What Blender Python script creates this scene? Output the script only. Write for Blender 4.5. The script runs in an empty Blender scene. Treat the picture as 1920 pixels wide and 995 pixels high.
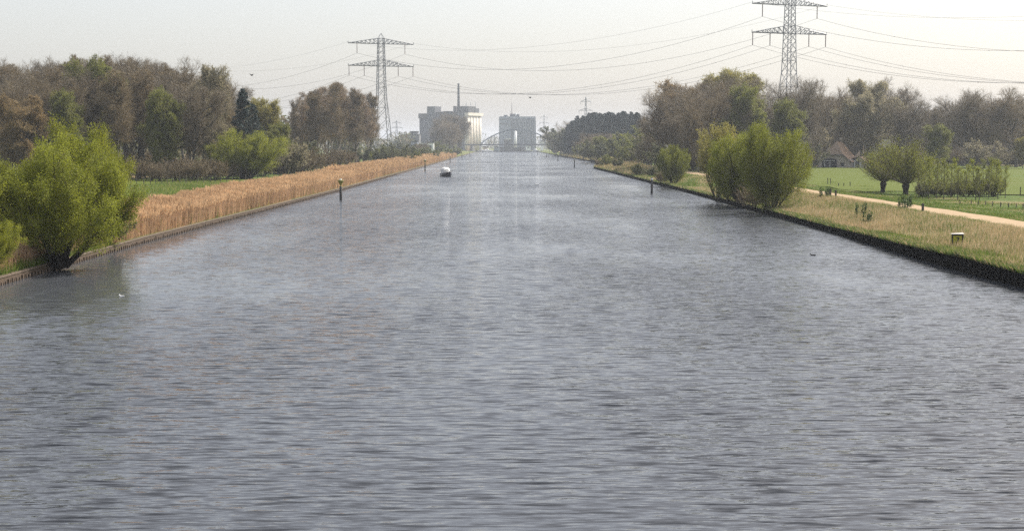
import bpy, math, random
import numpy as np
from mathutils import Vector, Matrix
sc = bpy.context.scene
col = sc.collection
rad = math.radians

# ------------------------------------------------------------------ camera
F = 2600.0; CX, CY = 960.0, 497.5
PITCH = math.atan(225.5 / F); YAW = math.atan(17 / F); CAMH = 7.0
cam = bpy.data.objects.new('camera', bpy.data.cameras.new('camera')); col.objects.link(cam)
cam.location = (0, 0, CAMH); cam.rotation_euler = (rad(90) - PITCH, 0, -YAW)
cam.data.sensor_width = 36; cam.data.lens = 36 * F / 1920
cam.data.clip_start = .5; cam.data.clip_end = 30000
sc.camera = cam
CM = np.array(cam.rotation_euler.to_matrix())

def ray(u, v):
    return CM @ np.array([(u - CX) / F, (CY - v) / F, -1.0])
def at(u, v, Y):                      # point seen at pixel (u, v) at distance Y along the canal
    d = ray(u, v); return d[0] / d[1] * Y, Y, CAMH + d[2] / d[1] * Y
def onz(u, v, z=0.):                  # point seen at pixel (u, v) on level z
    d = ray(u, v); t = (z - CAMH) / d[2]; return d[0] * t, d[1] * t, z

# ------------------------------------------------------------------ sky, sun, exposure
SUN_AZ, SUN_EL = rad(56), rad(46)
w = bpy.data.worlds.new('World'); sc.world = w; w.use_nodes = True
nt = w.node_tree; sk = nt.nodes.new('ShaderNodeTexSky'); sk.sky_type = 'NISHITA'; sk.sun_disc = False
sk.sun_elevation = SUN_EL; sk.sun_rotation = SUN_AZ; sk.altitude = 0
sk.air_density = 1.0; sk.dust_density = 4.2; sk.ozone_density = 1.5
vl = nt.nodes.new('ShaderNodeMix'); vl.data_type = 'RGBA'; vl.inputs[0].default_value = .5; vl.inputs[7].default_value = (3.78, 3.66, 3.52, 1)   # thin high cloud veil, even over the whole sky
nt.links.new(sk.outputs[0], vl.inputs[6]); nt.links.new(vl.outputs[2], nt.nodes['Background'].inputs[0]); nt.nodes['Background'].inputs[1].default_value = .135
sun = bpy.data.objects.new('sun', bpy.data.lights.new('sun', 'SUN')); col.objects.link(sun)
sun.data.energy = 4.2; sun.data.angle = rad(.5); sun.data.color = (1, .94, .86)
sdir = Vector((math.sin(SUN_AZ) * math.cos(SUN_EL), math.cos(SUN_AZ) * math.cos(SUN_EL), math.sin(SUN_EL)))
sun.rotation_euler = sdir.to_track_quat('Z', 'Y').to_euler(); sun.location = (100, 50, 300)
sc.view_settings.view_transform = 'Standard'; sc.view_settings.look = 'None'
sc.view_settings.exposure = 0.85; sc.view_settings.gamma = 1
sc.render.engine = 'CYCLES'
sc.cycles.use_denoising = False; sc.cycles.denoiser = 'OPENIMAGEDENOISE'
sc.cycles.max_bounces = 7; sc.cycles.diffuse_bounces = 3; sc.cycles.glossy_bounces = 2; sc.cycles.transmission_bounces = 3
sc.cycles.volume_bounces = 0; sc.cycles.transparent_max_bounces = 8
sc.cycles.sample_clamp_indirect = 4; sc.cycles.use_adaptive_sampling = False; sc.cycles.denoising_prefilter = 'ACCURATE'

# ------------------------------------------------------------------ materials
MATS = {}
def new_mat(name):
    m = bpy.data.materials.new(name); m.use_nodes = True; n = m.node_tree; n.nodes.clear()
    out = n.nodes.new('ShaderNodeOutputMaterial'); MATS[name] = m; return m, n, out
def noise(n, scale, detail=4, vec=None, rough=.6, obj=True):
    t = n.nodes.new('ShaderNodeTexNoise'); t.inputs['Scale'].default_value = scale; t.inputs['Detail'].default_value = detail
    t.inputs['Roughness'].default_value = rough
    if vec is None:
        g = n.nodes.new('ShaderNodeNewGeometry'); vec = g.outputs['Position']
    n.links.new(vec, t.inputs['Vector']); return t
def ramp(n, fac, stops):
    r = n.nodes.new('ShaderNodeValToRGB'); e = r.color_ramp.elements
    e[0].position, e[0].color = stops[0][0], (*stops[0][1], 1); e[1].position, e[1].color = stops[-1][0], (*stops[-1][1], 1)
    for p, c in stops[1:-1]:
        k = e.new(p); k.color = (*c, 1)
    n.links.new(fac, r.inputs[0]); return r
def mixc(n, fac, a, b, mode='MIX'):
    m = n.nodes.new('ShaderNodeMix'); m.data_type = 'RGBA'; m.blend_type = mode
    for s, v in ((m.inputs[0], fac), (m.inputs[6], a), (m.inputs[7], b)):
        if hasattr(v, 'links'): n.links.new(v, s)
        elif isinstance(v, (int, float)): s.default_value = v
        else: s.default_value = (*v, 1)
    return m.outputs[2]
def bumpn(n, h, strength, dist):
    b = n.nodes.new('ShaderNodeBump'); b.inputs['Strength'].default_value = strength; b.inputs['Distance'].default_value = dist
    n.links.new(h, b.inputs['Height']); return b.outputs[0]
def bsdf(n, out, colr, rough=.8, normal=None, metal=0, spec=.3):
    p = n.nodes.new('ShaderNodeBsdfPrincipled')
    if hasattr(colr, 'links'): n.links.new(colr, p.inputs['Base Color'])
    else: p.inputs['Base Color'].default_value = (*colr, 1)
    p.inputs['Roughness'].default_value = rough; p.inputs['Metallic'].default_value = metal
    p.inputs['Specular IOR Level'].default_value = spec
    if normal is not None: n.links.new(normal, p.inputs['Normal'])
    n.links.new(p.outputs[0], out.inputs[0]); return p
def simple(name, c, c2=None, scale=2., rough=.7, metal=0, bump=0, bscale=None, spec=.3):
    m, n, out = new_mat(name)
    c2 = c2 or tuple(x * .7 for x in c)
    t = noise(n, scale, 5); r = ramp(n, t.outputs[0], [(.3, c2), (.7, c)])
    nm = None
    if bump:
        t2 = noise(n, bscale or scale * 4, 4); nm = bumpn(n, t2.outputs[0], .8, bump)
    bsdf(n, out, r.outputs[0], rough, nm, metal, spec); return m
def leafmat(name, c, c2, trans=.45, scale=.6, spec=.25, hue=.10):
    """thin plant tissue: lets light through; colour varies from clump to clump and from plant to plant"""
    m, n, out = new_mat(name)
    tc = n.nodes.new('ShaderNodeTexCoord'); t = noise(n, scale, 3, tc.outputs['Object'])
    t2 = noise(n, scale * 9, 2, tc.outputs['Object'])
    a = n.nodes.new('ShaderNodeMath'); a.operation = 'MULTIPLY_ADD'; a.inputs[1].default_value = .6
    n.links.new(t2.outputs[0], a.inputs[0]); n.links.new(t.outputs[0], a.inputs[2])
    r = ramp(n, a.outputs[0], [(.62, c2), (1.0, c)])
    oi = n.nodes.new('ShaderNodeObjectInfo')
    mr = n.nodes.new('ShaderNodeMapRange'); mr.inputs[3].default_value = 1 - hue * 1.6; mr.inputs[4].default_value = 1 + hue * 1.6
    n.links.new(oi.outputs['Random'], mr.inputs[0])
    v = n.nodes.new('ShaderNodeHueSaturation'); n.links.new(mr.outputs[0], v.inputs['Value'])
    n.links.new(r.outputs[0], v.inputs['Color'])
    d = n.nodes.new('ShaderNodeBsdfPrincipled'); d.inputs['Roughness'].default_value = .6; d.inputs['Specular IOR Level'].default_value = spec
    tr = n.nodes.new('ShaderNodeBsdfTranslucent'); mx = n.nodes.new('ShaderNodeMixShader'); mx.inputs[0].default_value = trans
    n.links.new(v.outputs[0], d.inputs['Base Color']); n.links.new(v.outputs[0], tr.inputs[0])
    n.links.new(d.outputs[0], mx.inputs[1]); n.links.new(tr.outputs[0], mx.inputs[2]); n.links.new(mx.outputs[0], out.inputs[0])
    return m

# ground: turf, with drier ground near the water
m, n, out = new_mat('turf')
t1 = noise(n, .05, 5); t2 = noise(n, .9, 6, rough=.7); t3 = noise(n, 9, 4, rough=.7)
ga = ramp(n, t2.outputs[0], [(.3, (.055, .085, .018)), (.55, (.085, .125, .026)), (.75, (.13, .15, .045))])
dry = ramp(n, t3.outputs[0], [(.3, (.12, .10, .045)), (.7, (.30, .22, .12))])
f = ramp(n, t1.outputs[0], [(.50, (0, 0, 0)), (.62, (1, 1, 1))])
c = mixc(n, f.outputs[0], ga.outputs[0], dry.outputs[0])
bsdf(n, out, c, .95, bumpn(n, t3.outputs[0], .9, .12), spec=.1)
# crop field
m, n, out = new_mat('crop_field')
t1 = noise(n, .09, 6, rough=.7); t2 = noise(n, 1.4, 6, rough=.75)
ga = ramp(n, t2.outputs[0], [(.3, (.048, .074, .005)), (.7, (.078, .108, .008))])
gb = mixc(n, t1.outputs[0], ga.outputs[0], (.09, .105, .012))
bsdf(n, out, gb, .9, bumpn(n, t2.outputs[0], .6, .1), spec=.1)
# gravel path
m, n, out = new_mat('path_gravel')
t1 = noise(n, .8, 6); t2 = noise(n, 18, 3)
r = ramp(n, t1.outputs[0], [(.3, (.28, .205, .125)), (.7, (.38, .28, .175))])
bsdf(n, out, r.outputs[0], .95, bumpn(n, t2.outputs[0], .5, .02), spec=.1)
simple('mud', (.08, .065, .045), scale=.5, rough=.9)
simple('dark_pile', (.014, .012, .010), (.006, .006, .006), 3, .95, bump=.04, bscale=5, spec=.05)
simple('timber', (.10, .07, .045), (.05, .036, .026), 6, .85, bump=.02)
simple('timber_pale', (.15, .115, .085), (.08, .06, .045), 5, .85, bump=.02)
simple('post_black', (.035, .033, .03), (.02, .02, .02), 4, .6)
simple('old_wood', (.10, .09, .075), (.05, .045, .04), 5, .9)
simple('galvanised', (.30, .31, .32), (.22, .23, .24), 1, .55, metal=.3)
simple('wire', (.26, .25, .24), scale=1, rough=.5, metal=.3)
simple('insulator', (.18, .11, .09), scale=2, rough=.3)
simple('concrete', (.74, .68, .58), (.62, .56, .47), .06, .85)  # pale concrete; brightness of the sunlit silo side is put into this colour
simple('concrete_grey_shaded', (.12, .125, .135), (.10, .105, .11), .05, .85)  # grey concrete, darkened in colour to hold the shade of the factory front
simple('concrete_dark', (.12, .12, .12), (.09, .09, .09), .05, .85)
simple('cladding', (.28, .305, .35), (.24, .265, .31), .05, .6)
simple('roof_dark', (.09, .09, .095), (.06, .06, .06), .3, .8)
simple('steel_blue', (.14, .17, .20), scale=.2, rough=.5)
simple('white_paint', (.80, .80, .78), (.72, .72, .70), 1., .4)
simple('plaster', (.50, .48, .43), (.42, .40, .36), 1., .9)
simple('brick_pale', (.42, .37, .31), (.33, .29, .25), 6, .9)
simple('thatch', (.34, .25, .18), (.20, .15, .11), 2.2, .95, bump=.06, bscale=8)
simple('roof_tile', (.46, .31, .20), (.32, .21, .14), 4, .85, bump=.05, bscale=7)
simple('window_dark', (.03, .035, .045), (.02, .02, .03), 1, .12, spec=.6)
simple('hull_navy', (.02, .025, .05), scale=1, rough=.25, spec=.5)
simple('canvas_white', (.82, .82, .80), scale=1, rough=.7)
simple('sign_yellow', (.42, .40, .03), (.30, .29, .03), 6, .5)
simple('black_paint', (.015, .015, .015), scale=2, rough=.5)
simple('feather_white', (.75, .75, .73), scale=10, rough=.8)
simple('feather_dark', (.03, .03, .03), scale=10, rough=.7)
simple('beak', (.6, .3, .05), scale=10, rough=.5)
simple('bark', (.11, .095, .075), (.06, .052, .042), 2.5, .95)
simple('bark_pale', (.30, .27, .23), (.16, .14, .12), 1.8, .9)
simple('bark_dark', (.045, .038, .03), (.025, .02, .018), 3, .95)
simple('car_paint', (.02, .025, .035), scale=1, rough=.2, spec=.6)
simple('rubber', (.02, .02, .02), scale=2, rough=.8)
simple('glass_dark', (.02, .025, .03), scale=1, rough=.08, spec=.7)
simple('yellow_paint_shaded', (.26, .24, .03), (.2, .18, .03), 3, .5)  # topmark yellow, with the shade on the cone put into its colour
leafmat('twig_brown', (.245, .19, .105), (.14, .108, .062), .15, .35)
leafmat('twig_grey', (.22, .18, .115), (.125, .10, .068), .15, .35)
leafmat('twig_warm', (.34, .25, .155), (.20, .15, .092), .2, .35)
leafmat('leaf_willow', (.28, .30, .032), (.15, .17, .02), .5, .5)
leafmat('leaf_willow_fresh', (.33, .34, .033), (.19, .215, .022), .5, .6)
leafmat('leaf_bud', (.40, .36, .09), (.26, .24, .06), .45, .5)
leafmat('leaf_bud_green', (.24, .25, .045), (.14, .16, .03), .45, .5)
leafmat('leaf_bronze', (.34, .235, .10), (.22, .16, .075), .4, .5)
leafmat('leaf_pale', (.42, .37, .24), (.24, .22, .12), .45, .5)
leafmat('needle', (.035, .065, .055), (.014, .030, .028), .1, 1.0)
leafmat('leaf_scrub', (.16, .17, .07), (.09, .10, .045), .35, .3)
leafmat('reed_a', (.52, .35, .22), (.34, .23, .145), .45, .3, hue=0)
leafmat('reed_b', (.62, .42, .24), (.38, .25, .14), .45, .3, hue=0)
leafmat('reed_c', (.33, .20, .11), (.18, .115, .07), .4, .12, hue=0)
leafmat('grass_dry', (.50, .36, .20), (.32, .24, .12), .4, .15, hue=0)
leafmat('grass_pale', (.62, .50, .33), (.44, .34, .2), .4, .2, hue=0)
leafmat('grass_green', (.13, .185, .03), (.075, .12, .02), .45, .2, hue=0)
leafmat('grass_lime', (.19, .24, .045), (.11, .16, .03), .45, .2, hue=0)
leafmat('nettle', (.07, .11, .025), (.04, .07, .015), .4, .5, hue=0)

# water: real ripple slopes at every scale, stronger and weaker in gust patches
m, n, out = new_mat('canal_water')
g = n.nodes.new('ShaderNodeNewGeometry')
def slopes(sx, sy, scale, detail, amp_x, amp_y):
    mp = n.nodes.new('ShaderNodeMapping'); mp.inputs['Scale'].default_value = (sx, sy, 1); n.links.new(g.outputs['Position'], mp.inputs['Vector'])
    t = noise(n, scale, detail, mp.outputs[0], rough=.6)
    s = n.nodes.new('ShaderNodeVectorMath'); s.operation = 'SUBTRACT'; n.links.new(t.outputs['Color'], s.inputs[0]); s.inputs[1].default_value = (.5, .5, .5)
    k = n.nodes.new('ShaderNodeVectorMath'); k.operation = 'MULTIPLY'; n.links.new(s.outputs[0], k.inputs[0]); k.inputs[1].default_value = (amp_x, amp_y, 0)
    return k.outputs[0]
def vadd(a, b):
    s = n.nodes.new('ShaderNodeVectorMath'); s.operation = 'ADD'; n.links.new(a, s.inputs[0]); n.links.new(b, s.inputs[1]); return s.outputs[0]
sl = vadd(slopes(.50, 2.6, 4.0, 4, .26, 1.5), slopes(.3, 1.2, 1.4, 2, .10, .40))
# short steep crests: a few faces lean hard towards the bridge
mp2 = n.nodes.new('ShaderNodeMapping'); mp2.inputs['Scale'].default_value = (.8, 4.6, 1); n.links.new(g.outputs['Position'], mp2.inputs['Vector'])
ct = noise(n, 1.0, 3, mp2.outputs[0], rough=.55)
c1 = n.nodes.new('ShaderNodeMapRange'); c1.inputs[1].default_value = .53; c1.inputs[2].default_value = .80; c1.inputs[3].default_value = 0; c1.inputs[4].default_value = -1.5
n.links.new(ct.outputs[0], c1.inputs[0])
cb = n.nodes.new('ShaderNodeCombineXYZ'); n.links.new(c1.outputs[0], cb.inputs[1])
sl = vadd(sl, cb.outputs[0]); b0 = n.nodes.new('ShaderNodeCombineXYZ'); b0.inputs[1].default_value = -.045; sl = vadd(sl, b0.outputs[0])
mp = n.nodes.new('ShaderNodeMapping'); mp.inputs['Scale'].default_value = (.45, .22, 1); mp.inputs['Rotation'].default_value = (0, 0, .25)
n.links.new(g.outputs['Position'], mp.inputs['Vector'])
gt = noise(n, .11, 4, mp.outputs[0], rough=.55)
gm = n.nodes.new('ShaderNodeMapRange'); gm.inputs[1].default_value = .36; gm.inputs[2].default_value = .64; gm.inputs[3].default_value = .35; gm.inputs[4].default_value = 1.45
n.links.new(gt.outputs[0], gm.inputs[0])
# sheltered, calmer water close under the near left bank
sx = n.nodes.new('ShaderNodeSeparateXYZ'); n.links.new(g.outputs['Position'], sx.inputs[0])
mx = n.nodes.new('ShaderNodeMapRange'); mx.inputs[1].default_value = -21; mx.inputs[2].default_value = -13; mx.inputs[3].default_value = .28; mx.inputs[4].default_value = 1; n.links.new(sx.outputs[0], mx.inputs[0])
my = n.nodes.new('ShaderNodeMapRange'); my.inputs[1].default_value = 80; my.inputs[2].default_value = 125; my.inputs[3].default_value = 0; my.inputs[4].default_value = 1; n.links.new(sx.outputs[1], my.inputs[0])
mm = n.nodes.new('ShaderNodeMath'); mm.operation = 'MAXIMUM'; n.links.new(mx.outputs[0], mm.inputs[0]); n.links.new(my.outputs[0], mm.inputs[1])
mg = n.nodes.new('ShaderNodeMath'); mg.operation = 'MULTIPLY'; n.links.new(gm.outputs[0], mg.inputs[0]); n.links.new(mm.outputs[0], mg.inputs[1])
sc_ = n.nodes.new('ShaderNodeVectorMath'); sc_.operation = 'SCALE'; n.links.new(sl, sc_.inputs[0]); n.links.new(mg.outputs[0], sc_.inputs[3])
ad = n.nodes.new('ShaderNodeVectorMath'); ad.operation = 'ADD'; n.links.new(sc_.outputs[0], ad.inputs[0]); ad.inputs[1].default_value = (0, -.02, 1)
nn = n.nodes.new('ShaderNodeVectorMath'); nn.operation = 'NORMALIZE'; n.links.new(ad.outputs[0], nn.inputs[0])
p = bsdf(n, out, (.055, .060, .068), .035, nn.outputs[0], spec=.5); p.inputs['IOR'].default_value = 1.333

# ------------------------------------------------------------------ mesh helpers
def link(o, parent=None):
    col.objects.link(o)
    if parent is not None: o.parent = parent
    return o
def mesh_np(name, V, faces, mats):
    """faces: list of (int array (m,k), material index)"""
    me = bpy.data.meshes.new(name); V = np.asarray(V, np.float32)
    me.vertices.add(len(V)); me.vertices.foreach_set('co', V.ravel())
    nl = sum(f.size for f, _ in faces); nf = sum(len(f) for f, _ in faces)
    me.loops.add(nl); me.polygons.add(nf)
    me.loops.foreach_set('vertex_index', np.concatenate([f.ravel() for f, _ in faces]).astype(np.int32))
    tot = np.concatenate([np.full(len(f), f.shape[1], np.int32) for f, _ in faces])
    me.polygons.foreach_set('loop_start', np.concatenate([[0], np.cumsum(tot)[:-1]]).astype(np.int32))
    for mt in mats: me.materials.append(MATS[mt])
    mi = np.concatenate([np.full(len(f), k, np.int32) if np.isscalar(k) else np.asarray(k, np.int32) for f, k in faces])
    me.polygons.foreach_set('material_index', mi)
    me.update(calc_edges=True); me.shade_flat(); return me
class Acc:
    """collects numpy geometry for one mesh"""
    def __init__(s): s.V = []; s.F = []; s.n = 0
    def add(s, V, F_, mi=0):
        V = np.asarray(V, float).reshape(-1, 3); s.V.append(V); s.F.append((np.asarray(F_) + s.n, mi)); s.n += len(V)
    def mesh(s, name, mats): return mesh_np(name, np.concatenate(s.V), s.F, mats)
    def obj(s, name, mats, parent=None, smooth=False):
        me = s.mesh(name, mats)
        if smooth: me.shade_smooth()
        return link(bpy.data.objects.new(name, me), parent)
BOXF = np.array([(0, 3, 2, 1), (4, 5, 6, 7), (0, 1, 5, 4), (1, 2, 6, 5), (2, 3, 7, 6), (3, 0, 4, 7)])
def box(a, x0, x1, y0, y1, z0, z1, mi=0):
    a.add([(x0, y0, z0), (x1, y0, z0), (x1, y1, z0), (x0, y1, z0), (x0, y0, z1), (x1, y0, z1), (x1, y1, z1), (x0, y1, z1)], BOXF, mi)
def prism(a, poly, y0, y1, mi=0):
    """outline in x,z pushed from y0 to y1"""
    k = len(poly); V = [(x, y0, z) for x, z in poly] + [(x, y1, z) for x, z in poly]
    a.add(V, [[i, (i + 1) % k, k + (i + 1) % k, k + i] for i in range(k)], mi)
    b = a.n - 2 * k; a.F.append((np.array([[b + i for i in range(k)]]), mi)); a.F.append((np.array([[b + k + i for i in range(k - 1, -1, -1)]]), mi))
def tubes(P, R, S):
    P = np.asarray(P, float); R = np.asarray(R, float); N, K, _ = P.shape
    T = np.gradient(P, axis=1); T /= np.linalg.norm(T, axis=2, keepdims=True) + 1e-9
    ref = np.where(np.abs(T[:, :, 2:3]) > .9, np.array([1., 0, 0]), np.array([0, 0, 1.]))
    ref = np.repeat(ref[:, :1], K, 1)
    A = np.cross(T, ref); A /= np.linalg.norm(A, axis=2, keepdims=True) + 1e-9; B = np.cross(T, A)
    th = np.arange(S) * 2 * np.pi / S
    V = P[:, :, None] + R[:, :, None, None] * (A[:, :, None] * np.cos(th)[None, None, :, None] + B[:, :, None] * np.sin(th)[None, None, :, None])
    base = (np.arange(N)[:, None, None] * K + np.arange(K - 1)[None, :, None]) * S
    i = np.arange(S); j = (i + 1) % S
    Fq = np.stack([base + i, base + j, base + S + j, base + S + i], -1).reshape(-1, 4)
    return V.reshape(-1, 3), Fq
def tube(a, pts, r, S=6, mi=0):
    pts = np.array(pts, float)[None]; r = np.full(pts.shape[:2], r) if np.isscalar(r) else np.array(r)[None]
    V, Fq = tubes(pts, r, S); a.add(V, Fq, mi)
    b = a.n - len(V); a.F.append((np.array([[b + i for i in range(S - 1, -1, -1)]]), mi)); e = a.n - S
    a.F.append((np.array([[e + i for i in range(S)]]), mi))
def bars(a, A, B, r, S=4, mi=0):
    A = np.array(A, float); B = np.array(B, float); P = np.stack([A, B], 1); V, Fq = tubes(P, np.full(P.shape[:2], r) if np.isscalar(r) else np.repeat(np.array(r)[:, None], 2, 1), S); a.add(V, Fq, mi)
def tag(o, label=None, cat=None, group=None, kind=None):
    if label: o['label'] = label
    if cat: o['category'] = cat
    if group: o['group'] = group
    if kind: o['kind'] = kind
    return o
def empty(name, loc, rz=0, s=1):
    o = bpy.data.objects.new(name, None); o.location = loc; o.rotation_euler = (0, 0, rz); o.scale = (s, s, s); o.empty_display_size = .3; return link(o)
def copy_tree(o, parent=None):
    kids = list(o.children); c = o.copy(); col.objects.link(c)
    if parent is not None: c.parent = parent
    for ch in kids: copy_tree(ch, c)
    return c

# ------------------------------------------------------------------ ground, water
Rp = np.array([(-60, 26.2), (60, 26.0), (75, 25.6), (85, 25.8), (105, 26.5), (131, 27.0), (200, 27.6), (256, 27.6), (415, 27.4), (425, 28), (432, 33), (445, 36.5), (560, 37), (1100, 36), (1380, 36), (1400, 35)])
def XR(y): return np.interp(y, Rp[:, 0], Rp[:, 1])
def XL(y): return -25.3 - .6 * np.clip((np.asarray(y, float) - 70) / 30, 0, 1) + np.interp(y, [100, 211, 300, 1000, 1400], [0, .9, .8, -.6, -1.5])
def sm(t): t = np.clip(t, 0, 1); return t * t * (3 - 2 * t)
def edgeR(y): return np.interp(y, [60, 75, 85, 110, 140, 430], [.62, .85, .72, .5, .45, .5])
def gh(x, y):
    x = np.asarray(x, float); y = np.asarray(y, float)
    eL = XL(y) - x; eR = x - XR(y)
    hL = .40 + .55 * sm(eL / 8); hR = edgeR(y) + (1.25 - edgeR(y)) * sm(eR / 7.) - .3 * sm((eR - 12.5) / 8)
    h = np.where(eR > -5, hR, hL)
    b = .05 * np.sin(x * .9 + y * .31) + .05 * np.sin(x * .37 - y * .63 + 1) + .07 * np.sin(x * .11 + y * .07)
    amp = np.where(eR > -5, sm(eR / 3) * (1 - .9 * sm((eR - 6.5) / 1) * (1 - sm((eR - 13) / 2))), sm(eL / 3))
    return h + b * amp
YE = 1440.0
rows = np.concatenate([np.arange(-60, 60, 20), np.arange(60, 240, 2.), np.arange(240, 460, 5.), np.arange(460, 1440, 35.), [YE - .05, YE, 1500, 1700, 2000, 2600, 3400, 4500, 6000]])
offs = np.array([0, .4, 1, 1.8, 2.6, 3.5, 4.5, 5.5, 6.5, 8, 10, 12, 13.5, 15, 17, 20, 24, 30, 40, 60, 90, 140, 220, 400, 800, 1600, 3200])
V = []; NC = 2 * len(offs) + 2
for y in rows:
    xl, xr = XL(y), XR(y); inside = y < YE
    L = [(xl - o) for o in offs[::-1]]; R_ = [(xr + o) for o in offs]
    for x in L: V.append((x, y, gh(x, y)))
    zb = -2.5 if inside else 0.8
    V.append((xl + .01, y, zb)); V.append((xr - .01, y, zb))
    for x in R_: V.append((x, y, gh(x, y)))
i = np.arange(len(rows) - 1)[:, None] * NC; j = np.arange(NC - 1)[None]
Fq = np.stack([i + j, i + j + 1, i + NC + j + 1, i + NC + j], -1).reshape(-1, 4)
tag(link(bpy.data.objects.new('ground', mesh_np('ground', V, [(Fq, 0)], ['turf']))), kind='structure')
a = Acc(); a.add([(-29, -60, 0), (40, -60, 0), (40, YE + 1, 0), (-29, YE + 1, 0)], [[0, 1, 2, 3]])
tag(a.obj('canal_water', ['canal_water']), kind='structure')

def strip(name, x0f, x1f, ys, nx, lift, mat):
    V = []; 
    for y in ys:
        for k in range(nx + 1):
            x = x0f(y) + (x1f(y) - x0f(y)) * k / nx; V.append((x, y, gh(x, y) + lift))
    i = np.arange(len(ys) - 1)[:, None] * (nx + 1); j = np.arange(nx)[None]
    Fq = np.stack([i + j, i + j + 1, i + nx + 1 + j + 1, i + nx + 1 + j], -1).reshape(-1, 4)
    return tag(link(bpy.data.objects.new(name, mesh_np(name, V, [(Fq, 0)], [mat]))), kind='structure')
def XP(y): return XR(y) * 0 + np.interp(y, [-60, 60, 100, 170, 280, 420, 440, 700, 1400], [36.6, 36.8, 37.3, 37.6, 38.6, 40, 41, 47, 48])
ysn = np.concatenate([np.arange(-60, 60, 20), np.arange(60, 300, 2.), np.arange(300, 1400, 20.)])
rgw = np.random.default_rng(5)
wob = np.interp(ysn, ysn, rgw.uniform(-.25, .25, len(ysn)))
strip('path', lambda y: float(XP(y)) - 1.75 + .12 * math.sin(y * .7), lambda y: float(XP(y)) + 1.75 + .12 * math.sin(y * .53), ysn, 6, .07, 'path_gravel')
fy = np.concatenate([np.arange(150, 240, 3.), np.arange(240, 381, 10.)])
strip('crop_field', lambda y: 46.0 + (max(0, 185 - y)) * .9, lambda y: 320.0, fy, 30, .10, 'crop_field')
strip('meadow', lambda y: -300., lambda y: -36.0, np.arange(150, 250, 4.), 30, .08, 'crop_field')

# sheet pile wall on the right bank, corrugated and dark, with a capping rail
rng = np.random.default_rng(3)
root = empty('sheet_pile_wall', (float(XR(80)), 80, 0)); tag(root, 'low black sheet pile wall along the grassy right bank of the canal', 'quay wall')
def wall(a, ys, dep=.12):
    V = []
    for k, y in enumerate(ys):
        x = float(XR(y)) - .16 - (dep if (k // 2) % 2 else 0)
        V += [(x, y, -1.0), (x, y, float(edgeR(y)) - .02)]
    k = np.arange(len(ys) - 1) * 2; a.add(V, np.stack([k, k + 1, k + 3, k + 2], -1))
ys = []
y = -60.
while y < 1438: ys += [y, y + .28 * (1 if y < 260 else 6)]; y += .4 * (1 if y < 260 else 6)
a = Acc(); wall(a, ys); o = a.obj('pile_sheet', ['dark_pile'], None)
o.parent = root; o.matrix_parent_inverse = Matrix.Translation((-root.location.x, -root.location.y, 0))
def rail(a, fx, fz, ys, w, h, mi=0):
    V = []
    for y in ys:
        x = fx(y); z = fz(y); V += [(x, y, z), (x + w, y, z), (x + w, y, z + h), (x, y, z + h)]
    k = (np.arange(len(ys) - 1) * 4)[:, None]; i = np.arange(4)[None]; a.add(V, np.stack([k + i, k + (i + 1) % 4, k + 4 + (i + 1) % 4, k + 4 + i], -1).reshape(-1, 4), mi)
a = Acc(); rail(a, lambda y: float(XR(y)) - .32, lambda y: float(edgeR(y)) - .05, ysn, .36, .09); o = a.obj('capping_rail', ['dark_pile'])
o.parent = root; o.matrix_parent_inverse = Matrix.Translation((-root.location.x, -root.location.y, 0))
# timber revetment on the left bank
root = empty('timber_revetment', (float(XL(90)), 90, 0)); tag(root, 'brown timber edging with short stakes below the reeds on the left bank', 'revetment')
inv = Matrix.Translation((-root.location.x, -root.location.y, 0))
a = Acc(); rail(a, lambda y: float(XL(y)) - .02, lambda y: -.6, ysn, .10, .90); o = a.obj('facing_board', ['timber']); o.parent = root; o.matrix_parent_inverse = inv
a = Acc(); rail(a, lambda y: float(XL(y)) - .15, lambda y: .34, ysn, .22, .09); o = a.obj('cap_board', ['timber_pale']); o.parent = root; o.matrix_parent_inverse = inv
a = Acc()
for y in np.arange(60, 330, .55):
    x = float(XL(y)) + .16; h = .16 + rng.uniform(-.05, .09); tube(a, [(x, y, -.5), (x + rng.uniform(-.03, .03), y, h)], .055, 5)
o = a.obj('stake', ['timber_pale']); o.parent = root; o.matrix_parent_inverse = inv; o['kind'] = 'stuff'
# quay wall across the far end of the water
a = Acc(); box(a, -40, 52, YE - .4, YE + .3, -1, 1.15); tag(a.obj('quay', ['concrete_dark']), 'low grey quay closing the far end of the canal beyond the bridge', 'quay')

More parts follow.
